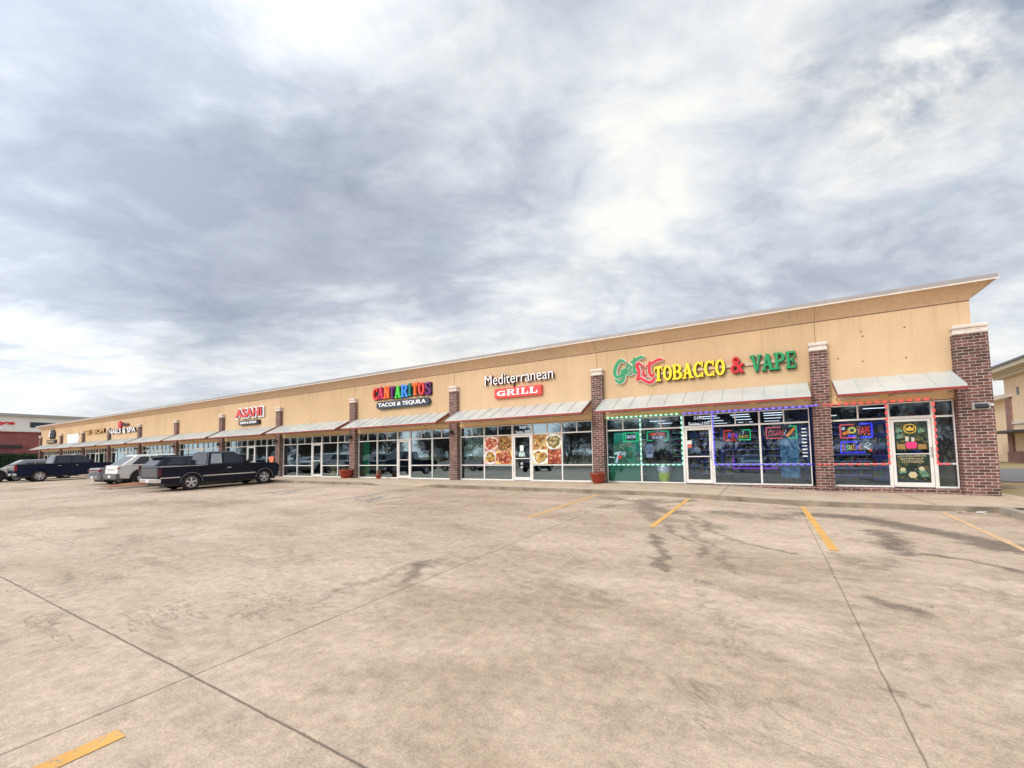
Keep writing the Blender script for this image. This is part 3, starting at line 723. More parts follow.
# interiors: floor, ceiling, back and party walls, one per bay
tint = {0: (.20,.14,.34), 1: (.12,.20,.60), 2: (.05,.09,.11), 3: (.06,.11,.13), 4: (.08,.06,.10), 5: (.10,.08,.08)}
MB().box(BX0+.25, BX1-.25, WY+.22, 33, -.15, -.052).build('floor_slab', M['infloor'], mall)
MB().box(BX0+.25, BX1-.25, WY+.22, 33, 3.0, 3.1).build('ceiling', M['inwall'], mall)
MB().box(BX0, BX1, WY+.21, 43.7, 5.5, 5.6).build('roof_deck', M['roof'], mall)
for b in range(0, 12):
    xr = BX1-.25 if b == 0 else PC[b+1]; xl = PC[b+2] if b < 11 else BX0+.3
    m = mat('back_wall_paint', tint.get(b, (.14,.15,.16)), .8, 0, .3, .8)
    MB().box(xl+.08, xr-.08, 32, 32.1, 0, 3.0).build('back_wall', m, mall)
    if b: MB().box(xr-.06, xr+.06, WY+.2, 32, 0, 3.0).build('party_wall', m, mall)
# awnings
def awning(x0, x1):
    z1, z0, y1, y0 = 3.40, 2.83, WY, 16.25
    mb = MB(); mb.prism([(y1-.004, z1), (y0, z0), (y0, z0-.02), (y1-.004, z1-.03)], 'x', x0, x1)
    n = max(4, round((x1-x0)/.62)); s = mb
    for k in range(n+1):
        x = x0+.015+(x1-x0-.03)*k/n
        s.prism([(y1-.01, z1-.003), (y1-.01, z1+.032), (y0+.004, z0+.032), (y0+.004, z0-.003)], 'x', x-.018, x+.018)
    a = mb.build('awning', M['awn'], mall)
    r = MB(); r.box(x0, x1, y0-.012, y0+.02, z0-.088, z0-.021)
    for x in (x0, x1-.03): r.prism([(y1-.006, z1-.035), (y0+.022, z0-.024), (y0+.022, z0-.112), (y1-.006, z1-.125)], 'x', x, x+.03)
    r.build('red_trim', M['awnred'], a)
    L = x1-x0; n = max(2, round(L/1.45))
    for k in range(n):
        c0 = x0+.15+k*(L-.3)/n; MB().box(c0, c0+(L-.3)/n-.25, WY-.07, WY-.004, 2.75, 2.80).build('ledger_bar', M['cap'], a)
    for k in range(n+1):
        x = x0+.08+(L-.16)*k/n; MB().tube((x, y0+.03, z0-.06), (x, WY-.01, 2.78), .014, n=6).build('bracket', M['awnund'], a)
awning(1.90, 4.72)
for k in range(2, 13): awning(PC[k+1]+.30 if k < 12 else -82.4, PC[k]-.29)
# anchor holes and ghost marks left by an old sign on the end bay
hm = MB()
def wall_pt(x, y, D=WY-.004):
    d = pxdir(x, y); k = D/d.y; return (d.x*k, d.z*k+CZ)
for q in ((861,331.5),(904.5,327.3),(838,358.8),(862.7,361.2),(906.3,357.5),(878,312.3),(862.5,336.3)):
    X_, Z_ = wall_pt(*q); MB().tube((X_, WY-.006, Z_), (X_, WY+.01, Z_), .026, n=8).build('anchor_hole', M['joint'], mall)
for q0, q1 in (((854,329),(867,327.5)),((896,324.5),(910,322)),):
    a, b = wall_pt(*q0), wall_pt(*q1); MB().box(a[0], b[0], WY-.003, WY+.01, (a[1]+b[1])/2-.006, (a[1]+b[1])/2+.004).build('scar_line', M['crown'], mall)

# ---------------------------------------------------------------- shop signs
SY = 17.22
def lettermat(name, r, g, b, e=.0):
    c = lin(r, g, b); return mat(name, c, .35, 0, .05, 4, emit=c, es=e)
LM = dict(green=lettermat('sign_green', 0,135,78,.18), red=lettermat('sign_red', 200,8,28,.12), yellow=lettermat('sign_yellow', 245,196,0,.3), white=lettermat('sign_white', 240,238,238,.12),
          maroon=lettermat('sign_maroon', 80,22,26), rail=lettermat('raceway', 205,180,150), coral=lettermat('sign_coral', 222,66,58,.1), orange=lettermat('sign_orange', 245,110,45,.12),
          magenta=lettermat('sign_magenta', 205,40,85,.1), purple=lettermat('sign_purple', 110,45,110,.05), lime=lettermat('sign_lime', 75,205,70,.12), sky=lettermat('sign_blue', 60,140,225,.12),
          teal=lettermat('sign_teal', 20,130,115,.1), slate=lettermat('sign_slate', 50,60,70), gold=lettermat('sign_gold', 225,175,105,.05), deepgreen=lettermat('sign_side_green', 0,60,35), brown=lettermat('return_brown', 60,40,20))
s = thing('smoke_shop_sign', 'green, red and yellow Get Lit TOBACCO & VAPE channel letters above green lit window', 'sign', (0,0,0))
MB().box(-3.5, .85, SY+.10, WY-.003, 4.17, 4.28).build('raceway', LM['rail'], s)
def script(strokes, m, mo, par, grow=.04, name='letter'):
    for k, (pts, w_) in enumerate(strokes):
        pts = [(-5.33+(u+5.33)*.905, v) for u, v in pts]; w_ *= .98
        p = curve_pts(pts, 7); y = SY-.02+.004*k
        n = len(p); ws = [w_*(.62+.38*math.sin(math.pi*min(1, (i+1.5)/(n+2)))) for i in range(n)]
        o = MB().ribbon(p, ws, y, y+.10).build(name, m, par)
        MB().ribbon(p, [q+grow for q in ws], y+.05, y+.17).build('outline', mo, o)
script([([(-4.78,4.80),(-4.88,4.90),(-5.05,4.87),(-5.22,4.62),(-5.25,4.36),(-5.12,4.24),(-4.95,4.32),(-4.86,4.48)], .13),
        ([(-4.84,4.56),(-4.82,4.36),(-4.88,4.14),(-5.02,4.02),(-5.16,4.08),(-5.22,4.14)], .12), ([(-5.0,4.50),(-4.9,4.47),(-4.78,4.52)], .09),
        ([(-4.70,4.44),(-4.56,4.50),(-4.52,4.62),(-4.60,4.70),(-4.70,4.62),(-4.73,4.46),(-4.66,4.32),(-4.54,4.31),(-4.46,4.40)], .085),
        ([(-4.36,4.96),(-4.38,4.7),(-4.37,4.42),(-4.28,4.33),(-4.20,4.40)], .11), ([(-4.52,4.80),(-4.40,4.82),(-4.22,4.90),(-4.04,4.95),(-3.94,4.92)], .11)], LM['green'], LM['white'], s)
script([([(-4.05,4.60),(-4.16,4.70),(-4.26,4.62),(-4.18,4.45),(-4.19,4.22),(-4.26,4.04)], .13), ([(-4.28,4.02),(-4.12,4.10),(-3.92,3.98),(-3.72,3.90),(-3.56,3.96),(-3.52,4.06)], .12),
        ([(-3.97,4.44),(-3.98,4.28),(-3.93,4.16),(-3.86,4.20)], .10), ([(-3.97,4.54),(-3.96,4.60)], .10),
        ([(-3.70,4.74),(-3.72,4.5),(-3.71,4.26),(-3.62,4.15),(-3.54,4.2)], .12), ([(-3.84,4.56),(-3.70,4.60),(-3.50,4.70),(-3.26,4.77),(-3.16,4.72)], .11)], LM['red'], LM['white'], s)
slab_word('TOBACCO', 'TOBACCO', -3.70, -1.20, 3.91, 4.49, SY, .12, LM['yellow'], s, gap=.03, ret=LM['deepgreen'])
slab_word('&', '&', -1.03, -.60, 3.93, 4.52, SY, .12, LM['red'], s, ret=LM['maroon'])
slab_word('VAPE', 'VAPE', -.40, .95, 3.92, 4.50, SY, .12, LM['green'], s, gap=.03, ret=LM['deepgreen'])

s = thing('grill_sign', 'white Mediterranean lettering over a red GRILL box sign', 'sign')
text_obj('letter', 'Mediterranean', -11.68, -8.04, 4.51, 4.99, SY, .16, LM['white'], s, -.004, LM['maroon'])
MB().box(-11.13, -8.64, SY, WY-.003, 3.84, 4.29).build('box_panel', LM['coral'], s, bevel=.012)
for k, (x0, x1, z1) in enumerate([(-10.98,-10.48,4.18),(-10.44,-9.99,4.22),(-9.95,-9.72,4.22),(-9.67,-9.27,4.22),(-9.23,-8.80,4.22)]):
    slab_word('x', 'GRILL'[k], x0, x1, 3.93, z1, SY-.03, .028, LM['white'], s)
MB().box(-10.12, -10.08, SY+.08, WY-.01, 4.29, 4.5).build('conduit', LM['maroon'], s)

s = thing('taqueria_sign', 'rainbow CANTARITOS letters over a dark rounded TACOS & TEQUILA panel', 'sign')
cols = ['coral','magenta','orange','purple','lime','sky','teal','orange','coral','purple']
W0 = -19.55; dx = 4.42/10
x = W0
ws = [.44,.48,.48,.40,.48,.52,.30,.46,.48,.44]; tw = sum(ws); sc = 4.42/tw
for k, ch in enumerate('CANTARITOS'):
    wv = ws[k]*sc; zb = 4.43+.03*math.sin(k*1.2)
    slab_word('x', ch, x+.02, x+wv-.02, zb, zb+.68, SY, .12, LM[cols[k]], s)
    p = MB(); p.box(x+.04, x+wv+.0, SY+.125+.001*k, SY+.16, zb-.02, zb+.66); p.build('letter_return', M['black'], s, bevel=.03)
    x += wv
def pill(x0, x1, z0, z1, y0, y1, m, par, name='panel'):
    r = (z1-z0)/2; pts = []
    for k in range(13): a = R_(-90+180*k/12); pts.append((x1-r+r*math.cos(a), (z0+z1)/2+r*math.sin(a)))
    for k in range(13): a = R_(90+180*k/12); pts.append((x0+r+r*math.cos(a), (z0+z1)/2+r*math.sin(a)))
    return MB().prism(pts, 'y', y0, y1).build(name, m, par)
pill(-19.2, -15.22, 3.86, 4.27, SY, WY-.003, LM['slate'], s)
text_obj('letter', 'TACOS & TEQUILA', -19.02, -15.45, 3.94, 4.19, SY-.03, .028, LM['white'], s, .02)

s = thing('sushi_sign', 'red ASAHI lettering with white outline over a small black panel', 'sign')
text_obj('outline', 'ASAHI', -34.45, -30.72, 4.14, 4.97, SY+.06, .06, LM['white'], s, .09)
text_obj('letter', 'ASAHI', -34.32, -30.85, 4.24, 4.88, SY-.02, .07, LM['coral'], s, .03, M['black'])
pill(-33.9, -31.2, 3.66, 4.0, SY, WY-.003, M['black'], s)
text_obj('letter', 'SUSHI & STEAK', -33.65, -31.45, 3.74, 3.92, SY-.03, .028, LM['white'], s, .02)
s = thing('nail_salon_sign', 'white NAILS & SPA letters with a small red flower logo above', 'sign')
text_obj('letter', 'NAILS & SPA', -59.1, -52.4, 3.98, 4.46, SY, .14, LM['white'], s, .02, M['black'])
fl = MB()
for k in range(7):
    a = 2*math.pi*k/7; fl.tube((-56.4+.22*math.cos(a), SY+.01*k, 4.85+.2*math.sin(a)), (-56.4+.22*math.cos(a), SY+.15, 4.85+.2*math.sin(a)), .19, n=12)
fl.build('flower', LM['red'], s)
text_obj('letter', 'Tips', -56.0, -54.3, 4.6, 5.0, SY, .12, LM['maroon'], s, .02)
s = thing('gold_letter_sign', 'pale gold SEI BEOM letters beside the NAILS & SPA sign', 'sign')
text_obj('letter', 'SEI BEOM', -66.0, -60.5, 4.22, 4.70, SY, .14, LM['gold'], s, .02, LM['brown'])
s = thing('banner', 'plain white vinyl banner hanging on the tan wall', 'banner')
b_ = MB(); nb = 10
for i in range(nb):
    for j in range(6):
        def Q(i, j):
            u, v = i/nb, j/6; sag = .10*math.sin(math.pi*u)*(1 if v < .2 else (1-v)*.6)
            return (-72.4+3.8*u, WY-.05-.05*math.sin(u*9+v*4), 3.40+1.13*(1-v)-sag*(1-v))
        b_.quad(Q(i, j), Q(i+1, j), Q(i+1, j+1), Q(i, j+1))
b_.build('cloth', M['white'], s, recalc=False)
bt = MB()
for x_, z_ in ((-72.4,4.5),(-68.6,4.5),(-72.4,3.42),(-68.6,3.42)): bt.tube((x_, WY-.12, z_), (x_, WY-.01, z_), .04, n=8)
bt.build('fixing_bolt', M['chrome'], s)
s = thing('barber_sign', 'grey pictogram sign over a dark name panel, farthest on the wall', 'sign')
h = MB()
h.ribbon(curve_pts([(-78.4,4.25),(-78.7,4.6),(-78.3,5.05),(-77.6,5.12),(-77.1,4.8),(-77.2,4.45),(-77.5,4.25)], 6), .35, SY, SY+.14)
h.ribbon(curve_pts([(-78.2,4.3),(-77.9,4.6),(-77.6,4.9)], 5), .5, SY+.01, SY+.15)
h.build('pictogram', LM['slate'], s)
h = MB().ribbon(curve_pts([(-78.5,4.45),(-78.75,4.7),(-78.4,5.05)], 6), .3, SY-.03, SY-.005).build('highlight', LM['white'], s)
MB().box(-79.8, -76.4, SY, WY-.003, 3.58, 4.0).build('panel', LM['slate'], s)
text_obj('letter', 'BARBER', -79.4, -76.8, 3.68, 3.9, SY-.03, .028, LM['rail'], s, .01)

# ---------------------------------------------------------------- LED rope lights
def rope(name, label, segs, mon, mgap):
    r = thing(name, label, 'light strip')
    on = MB(); off = on
    for (x0, z0, x1, z1) in segs:
        L = math.hypot(x1-x0, z1-z0); n = max(2, int(L/.19)); yy = 17.375 if z0 > 2.5 and z0 == z1 else 17.435
        for k in range(n):
            a, b = k/n, (k+.5)/n; c = (k+1)/n
            P = lambda t: (x0+(x1-x0)*t, yy, z0+(z1-z0)*t)
            on.tube(P(a), P(b), .025, n=6); off.tube(P(b), P(c), .013, n=6, m=1)
    on.build('rope', [mon, mgap], r)
rope('led_rope', 'green and white LED rope framing two left smoke shop panes', [(-5.70,2.60,-2.80,2.60),(-5.70,.67,-2.80,.67),(-4.36,.67,-4.36,2.60),(-2.80,.67,-2.80,2.60)], E_['mint'], E_['greengap'])
rope('led_rope', 'blue LED rope along the right smoke shop panes', [(-2.72,2.60,1.32,2.60),(-1.70,.67,1.30,.67),(-1.70,.67,-1.70,2.60)], E_['blueled'], E_['bluegap'])
def rope_pier(label, x0, x1, z0, y, m1, m2, gs):
    pass
rope('led_rope', 'red LED rope framing the end bay panes and poster door', [(1.80,2.60,4.29,2.60),(1.80,.67,3.22,.67),(3.22,.67,3.22,2.60),(4.31,.67,4.31,2.60),(4.33,.67,4.62,.67)], E_['redled'], E_['redgap'])
r = thing('led_rope', 'short red and blue LED rope ends crossing the brick pier', 'light strip')
on = MB()
for x0, x1 in ((1.60,1.66),(1.70,1.76)): on.tube((x0,17.19,2.60),(x1,17.19,2.60),.02,n=6); on.tube((x0-.06,17.19,.67),(x1-.06,17.19,.67),.02,n=6)
on.tube((1.38,17.19,.67),(1.46,17.19,.67),.02,n=6)
on.build('lit_segment', E_['redled'], r)
on = MB().tube((1.26,17.19,2.60),(1.34,17.19,2.60),.02,n=6).tube((1.38,17.19,2.61),(1.46,17.19,2.61),.02,n=6); on.build('lit_segment', E_['blueled'], r)

# ---------------------------------------------------------------- neon and printed window signs
NY = 17.56
def frame_path(pts, m, par, w_=.018, name='tube_border'):
    mb = MB()
    for a, b in zip(pts[:-1], pts[1:]): mb.tube((a[0], NY, a[1]), (b[0], NY, b[1]), w_, n=6)
    mb.build(name, m, par)
def board(x0, x1, z0, z1, par, m='black', y=NY+.04): MB().box(x0, x1, y, y+.02, z0, z1).build('backing_board', M[m], par)
# green framed sign
s = thing('neon_sign', 'green bordered lit sign reading KRATOM in far left pane', 'sign')
x0, x1, z0, z1 = -5.08, -4.46, 1.62, 1.96
board(x0, x1, z0, z1, s); frame_path([(x0,z0),(x0,z1),(x1,z1),(x1,z0),(x0,z0)], E_['green'], s, .022)
frame_path([(x0+.08,z0+.03),(x0+.08,z1-.03)], E_['green'], s, .03); frame_path([(x1-.08,z0+.03),(x1-.08,z1-.03)], E_['green'], s, .03)
text_obj('letter', 'KRATOM', x0+.14, x1-.14, 1.73, 1.87, NY, .02, E_['white'], s, .02)
s = thing('neon_sign', 'neon SMOKE SHOP sign in red and white with green border', 'sign')
x0, x1, z0, z1 = -4.12, -3.32, 1.62, 1.97
board(x0, x1, z0, z1, s)
frame_path([(-3.85,z1),(x0,z1),(x0,z0),(-3.92,z0)], E_['green'], s); frame_path([(-3.60,z1),(x1,z1),(x1,z0),(-3.50,z0)], E_['green'], s)
text_obj('letter', 'SMOKE', x0+.10, x1-.12, 1.82, 1.92, NY, .02, E_['red'], s, .012); text_obj('letter', 'SHOP', x0+.18, x1-.20, 1.68, 1.79, NY, .02, E_['white'], s, .005)
s = thing('neon_sign', 'neon OPEN 7 DAYS sign with red and green border', 'sign')
x0, x1, z0, z1 = -1.36, -.52, 1.55, 1.90
board(x0, x1, z0, z1, s)
frame_path([(-1.10,z1),(x0,z1),(x0,z0),(-.98,z0)], E_['red'], s); frame_path([(-.78,z1),(x1,z1),(x1,z0),(-.9,z0)], E_['green'], s)
for ch, a, c in zip('OPEN', (-1.31,-1.21,-1.11,-1.02), ('red','blue','red','purple')): text_obj('letter', ch, a, a+.085, 1.62, 1.80, NY, .02, E_[c], s, .012)
text_obj('letter', '7', -.78, -.70, 1.73, 1.85, NY, .02, E_['white'], s, .005); text_obj('letter', 'DAYS', -.88, -.58, 1.61, 1.71, NY, .02, E_['yellow'], s, .01)
s = thing('neon_sign', 'neon CIGARS sign with orange cigar beside the striped edge', 'sign')
x0, x1, z0, z1 = -.02, .86, 1.57, 1.97
board(x0, x1, z0, z1, s)
frame_path([(.42,z1-.02),(x0,z1-.02),(x0,z0),(.46,z0)], E_['pink'], s); frame_path([(.66,z1),(x1,z1),(x1,z0),(.62,z0)], E_['green'], s)
text_obj('letter', 'CIGARS', .04, .50, 1.66, 1.84, NY, .02, E_['pink'], s, .0)
mb = MB(); mb.tube((.58,NY,1.62), (.82,NY,1.92), .045, .035, n=8); mb.build('cigar', E_['orange'], s)
mb = MB(); 
for a, b in zip(curve_pts([(.54,1.66),(.52,1.74),(.56,1.80),(.54,1.86)], 4)[:-1], curve_pts([(.54,1.66),(.52,1.74),(.56,1.80),(.54,1.86)], 4)[1:]): mb.tube((a[0],NY,a[1]), (b[0],NY,b[1]), .01, n=5)
mb.build('smoke_curl', E_['white'], s)
s = thing('neon_sign', 'neon VAPE sign with yellow emblem, pink and blue border', 'sign')
x0, x1, z0, z1 = 2.06, 2.86, 1.52, 1.94
board(x0, x1, z0, z1, s)
frame_path([(2.42,z1),(x0,z1),(x0,z0),(2.46,z0)], E_['pink'], s, .022); frame_path([(2.56,z1+.01),(x1,z1+.01),(x1,z0),(2.56,z0)], E_['blue'], s, .024)
text_obj('letter', 'VAPE', 2.50, 2.82, 1.60, 1.86, NY, .02, E_['red'], s, .0)
mb = MB().lathe([(.11,0),(.11,.02),(.06,.02),(.06,0),(.11,0)], 16, (2.36,NY,1.76), 'y'); mb.build('emblem_ring', E_['yellow'], s)
MB().tube((2.12,NY,1.64),(2.30,NY,1.72),.05,n=8).build('emblem_puff', E_['orange'], s); MB().tube((2.24,NY-.01,1.57),(2.44,NY-.01,1.57),.03,n=6).build('emblem_base', E_['blue'], s)
MB().tube((2.12,NY,1.78),(2.16,NY,1.86),.04,n=8).build('emblem_puff', E_['white'], s)
s = thing('neon_sign', 'neon CIGARETTE sign in rainbow letters under the VAPE sign', 'sign')
x0, x1, z0, z1 = 2.04, 2.84, 1.04, 1.38
board(x0, x1, z0, z1, s)
frame_path([(2.50,z1),(2.07,z1),(x0,z0),(2.66,z0)], E_['blue'], s, .02)
for k, ch in enumerate('CIGARETTE'):
    a = 2.09+k*.055; text_obj('letter', ch, a, a+(.02 if ch == 'I' else .046), 1.12, 1.28, NY, .02, E_[['red','purple','green','yellow','yellow','orange','blue','blue','red'][k]], s, .008)
mb = MB().tube((2.64,NY,1.24),(2.76,NY,1.14),.022,n=8); mb.build('cigarette', E_['white'], s); MB().tube((2.76,NY,1.14),(2.83,NY,1.08),.03,n=8).build('cigarette_tip', E_['red'], s)
mb = MB(); pp = curve_pts([(2.66,1.28),(2.74,1.34),(2.82,1.30),(2.76,1.25),(2.68,1.24)], 4)
for a, b in zip(pp[:-1], pp[1:]): mb.tube((a[0],NY,a[1]), (b[0],NY,b[1]), .01, n=5)
mb.build('smoke_curl', E_['white'], s)
# 7up poster
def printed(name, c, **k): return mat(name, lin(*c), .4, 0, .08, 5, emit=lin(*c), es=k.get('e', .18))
s = thing('soda_poster', 'green 7up poster with bubbles in far left pane', 'poster')
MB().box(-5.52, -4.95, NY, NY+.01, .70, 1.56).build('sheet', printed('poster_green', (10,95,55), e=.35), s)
pts7 = [(-5.48,1.16),(-5.22,1.22),(-5.24,1.15),(-5.36,.74),(-5.46,.74),(-5.34,1.10),(-5.48,1.08)]
MB().prism(pts7, 'y', NY-.012, NY-.002).build('letter', E_['white'], s)
text_obj('letter', 'up', -5.20, -4.99, 1.00, 1.20, NY-.012, .01, E_['white'], s, .01)
MB().tube((-5.25,NY-.014,.98),(-5.25,NY-.002,.98),.075,n=16).build('red_dot', E_['red'], s)
bb = MB()
for k in range(18): xx, zz = random.uniform(-5.48,-5.0), random.uniform(1.28,1.54); bb.tube((xx,NY-.012,zz),(xx,NY-.002,zz),random.uniform(.008,.018),n=8)
bb.build('bubble', printed('bubble_green', (150,190,110), e=.3), s)
# little notices
def notice(label, x0, x1, z0, z1, cols, y=NY):
    s = thing('notice', label, 'notice'); n = len(cols)
    for k, c in enumerate(cols):
        za, zb = z1-(z1-z0)*(k+1)/n, z1-(z1-z0)*k/n
        MB().box(x0+.002*k, x1-.002*k, y, y+.006, za+.002, zb).build('paper', printed('paper_ink', c), s)
    return s
notice('white and blue notice above crumpled bag in smoke shop pane', -4.18, -3.92, .95, 1.50, [(90,110,140),(60,80,110),(70,70,110),(190,190,200)])
notice('small teal notice beside the 7up poster', -4.62, -4.42, .80, 1.28, [(50,130,120),(30,80,80),(120,140,110)])
notice('white and red notice on smoke shop door', -2.64, -2.46, 1.30, 1.58, [(210,210,205),(190,90,80)], 17.48)
notice('upper white sheet of paper on grill door', -9.92, -9.74, 1.30, 1.58, [(225,228,222)], 17.48)
notice('wider pale green sheet of paper on grill door', -10.00, -9.68, 1.06, 1.26, [(175,200,190)], 17.48)
notice('white notice beside the taqueria door with small print', -16.35, -15.95, 1.10, 1.40, [(150,165,175),(205,205,200)])
notice('white notice low in the taqueria right pane', -14.45, -14.25, 1.05, 1.40, [(205,205,205)])
for z_ in (.70, .52): 
    MB()
s = thing('notice', 'pair of round stickers on lower grill door glass', 'sticker')
for z_ in (.56, .74): MB().tube((-9.84,17.47,z_),(-9.84,17.478,z_),.055,n=14).build('sticker', printed('sticker_white', (190,190,195)), s)
# suite numbers in the transoms
def suite(label, a, xc, big):
    s = thing('suite_number', label, 'lettering')
    text_obj('letter', big, xc-.16, xc+.18, 2.36, 2.475, 17.49, .004, E_['white'], s, .01); text_obj('letter', a, xc-.36, xc+.38, 2.15, 2.27, 17.49, .004, E_['white'], s, .01)
suite('white Suite 100 lettering above the smoke shop door', 'Suite 100', -2.2, '500'); suite('white Suite 200 lettering above the grill door', 'Suite 200', -9.78, '500')

# food posters
def food_mat(name, stops, scale, seed):
    m, t, b = new_mat(name); co = t.objco(); mp = t.n('ShaderNodeMapping'); t.set(mp.inputs[0], co); mp.inputs['Location'].default_value = (seed, seed*2, seed*3)
    vo = t.n('ShaderNodeTexVoronoi'); vo.inputs['Scale'].default_value = scale; t.set(vo.inputs['Vector'], mp.outputs[0])
    sp = t.n('ShaderNodeSeparateColor'); t.set(sp.inputs[0], vo.outputs['Color'])
    f = t.math('ADD', t.math('MULTIPLY', sp.outputs[0], .65), t.math('MULTIPLY', t.noise(mp.outputs[0], scale*1.7, 5, .7), .35))
    c = t.ramp(f, stops); vs = t.n('ShaderNodeVectorMath', operation='SCALE'); t.set(vs.inputs[0], c); t.set(vs.inputs[3], t.maprange(vo.outputs['Distance'], 0, .6, 1.15, .45))
    t.set(b.inputs['Base Color'], vs.outputs[0]); b.inputs['Roughness'].default_value = .35; t.set(b.inputs['Emission Color'], vs.outputs[0]); b.inputs['Emission Strength'].default_value = .12; return m
reds = [(.15, lin(120,30,22)), (.35, lin(190,60,35)), (.6, lin(225,120,70)), (.85, lin(240,200,160))]
yel = [(.15, lin(150,80,30)), (.4, lin(215,150,60)), (.65, lin(240,205,120)), (.85, lin(245,230,190))]
grn = [(.15, lin(90,70,35)), (.4, lin(150,130,60)), (.65, lin(215,190,120)), (.85, lin(235,220,180))]
mixd = [(.15, lin(60,25,30)), (.4, lin(150,50,40)), (.6, lin(220,160,60)), (.85, lin(120,140,60))]
def dish(x0, x1, z0, z1, bgc, stops, sc, par, plate=None, seed=0):
    y = 17.44
    MB().box(x0, x1, y, y+.006, z0, z1).build('print', printed('print_ground', bgc), par)
    cx, cz = (x0+x1)/2, (z0+z1)/2; rx, rz = (x1-x0)*.55, (z1-z0)*.52
    if plate:
        pts = [(cx+rx*math.cos(2*math.pi*k/28), cz+rz*math.sin(2*math.pi*k/28)) for k in range(28)]
        MB().prism(pts, 'y', y-.004, y-.001).build('plate_print', printed('plate_ground', plate), par); rx *= .84; rz *= .8
    pts = []
    for k in range(30):
        a = 2*math.pi*k/30; q = 1+.10*math.sin(3*a+seed)+.07*math.sin(7*a+2*seed); pts.append((cx+rx*q*math.cos(a), cz+rz*q*math.sin(a)))
    pts = [(min(max(u, x0+.005), x1-.005), min(max(v, z0+.005), z1-.005)) for u, v in pts]
    MB().prism(pts, 'y', y-.008, y-.005).build('food_print', food_mat('food_print_%d' % seed, stops, sc*1.5, seed), par)
s = thing('food_poster', 'food photo poster with soup and kebabs left of grill door', 'poster')
dish(-11.88, -11.12, 1.38, 2.04, (165,120,110), reds, 9, s, (215,190,170), 1); dish(-11.12, -10.36, 1.38, 2.04, (190,140,100), mixd, 11, s, None, 2)
dish(-11.88, -11.24, .72, 1.36, (205,160,150), yel, 5, s, (225,215,215), 3); dish(-11.24, -10.36, .72, 1.36, (225,190,110), reds, 8, s, None, 4)
s = thing('food_poster', 'food photo poster with burger and fried pieces right of grill door', 'poster')
dish(-9.22, -8.54, 1.38, 2.04, (190,120,60), yel, 7, s, None, 5); dish(-8.54, -7.82, 1.38, 2.04, (195,165,120), grn, 9, s, (230,225,215), 6)
dish(-9.22, -8.48, .72, 1.36, (228,210,165), yel, 5, s, (240,235,225), 7)
dish(-8.48, -8.15, .72, 1.36, (70,30,45), reds, 9, s, None, 8); dish(-8.15, -7.82, .72, 1.36, (170,70,50), reds, 6, s, None, 9)
# poster on the end-bay door
s = thing('door_poster', 'dark green door poster with gold crown, leaves and flowers', 'poster')
pg = printed('poster_deep_green', (28,48,42), e=.12); gold = printed('poster_gold', (205,165,60)); leaf = printed('poster_leaf', (105,150,125)); cream = printed('poster_cream', (185,175,145)); pk = printed('poster_pink', (225,50,110), e=.3); wt_ = printed('poster_white', (190,185,170))
PY = 17.455
pg = food_mat('poster_art', [(.2, lin(16,34,32)), (.45, lin(30,62,52)), (.65, lin(70,90,60)), (.85, lin(150,120,60))], 16, 3.3)
MB().box(3.40, 4.12, PY, PY+.006, 1.10, 1.94).build('sheet', pg, s); MB().box(3.40, 4.12, PY, PY+.006, .19, .96).build('sheet', pg, s)
MB().lathe([(.15,0),(.15,.006),(.125,.006),(.125,0),(.15,0)], 24, (3.74,PY-.008,1.74), 'y').build('crown_ring', gold, s)
MB().prism([(3.66,1.68),(3.82,1.68),(3.85,1.80),(3.79,1.75),(3.74,1.83),(3.69,1.75),(3.63,1.80)], 'y', PY-.010, PY-.003).build('crown', gold, s)
for cx, cz, sg in ((3.50,1.66,1),(4.00,1.64,-1),(3.97,.42,-1),(3.52,.40,1),(4.02,.30,-1),(3.50,1.48,1)):
    lf = MB()
    for k in range(7):
        a = R_(-10+33*k)+.2; d = (math.cos(a), math.sin(a)); L = .17-.025*abs(k-3); nrm = (-d[1], d[0])
        yy = PY-.006+.0004*k
        lf.prism([(cx, cz), (cx+d[0]*L*.5+nrm[0]*.014, cz+d[1]*L*.5+nrm[1]*.014), (cx+d[0]*L, cz+d[1]*L), (cx+d[0]*L*.5-nrm[0]*.014, cz+d[1]*L*.5-nrm[1]*.014)], 'y', yy, PY-.001)
    lf.build('leaf_print', leaf, s)

MB().prism([(3.64,1.14),(3.86,1.14),(3.88,1.30),(3.84,1.34),(3.66,1.34),(3.62,1.30)], 'y', PY-.010, PY-.002).build('pink_print', pk, s)
MB().box(3.62, 3.70, PY-.009, PY-.002, 1.36, 1.50).box(3.76, 3.83, PY-.009, PY-.002, 1.35, 1.47).build('jar_print', wt_, s)
MB().box(3.42, 3.61, PY-.007, PY-.002, 1.12, 1.28).box(3.90, 4.09, PY-.007, PY-.002, 1.12, 1.26).build('print_band', printed('poster_tan', (150,115,60)), s)
for r_, (zz, h_) in enumerate([(.90,.022),(.83,.016),(.78,.016),(.72,.02)]):
    xx = 3.45+.02*r_; dsh = MB()
    while xx < 4.04-.02*r_:
        w_ = random.uniform(.02,.06); dsh.box(xx, xx+w_, PY-.006, PY-.002, zz, zz+h_); xx += w_+.016
    dsh.build('print_line', cream, s)
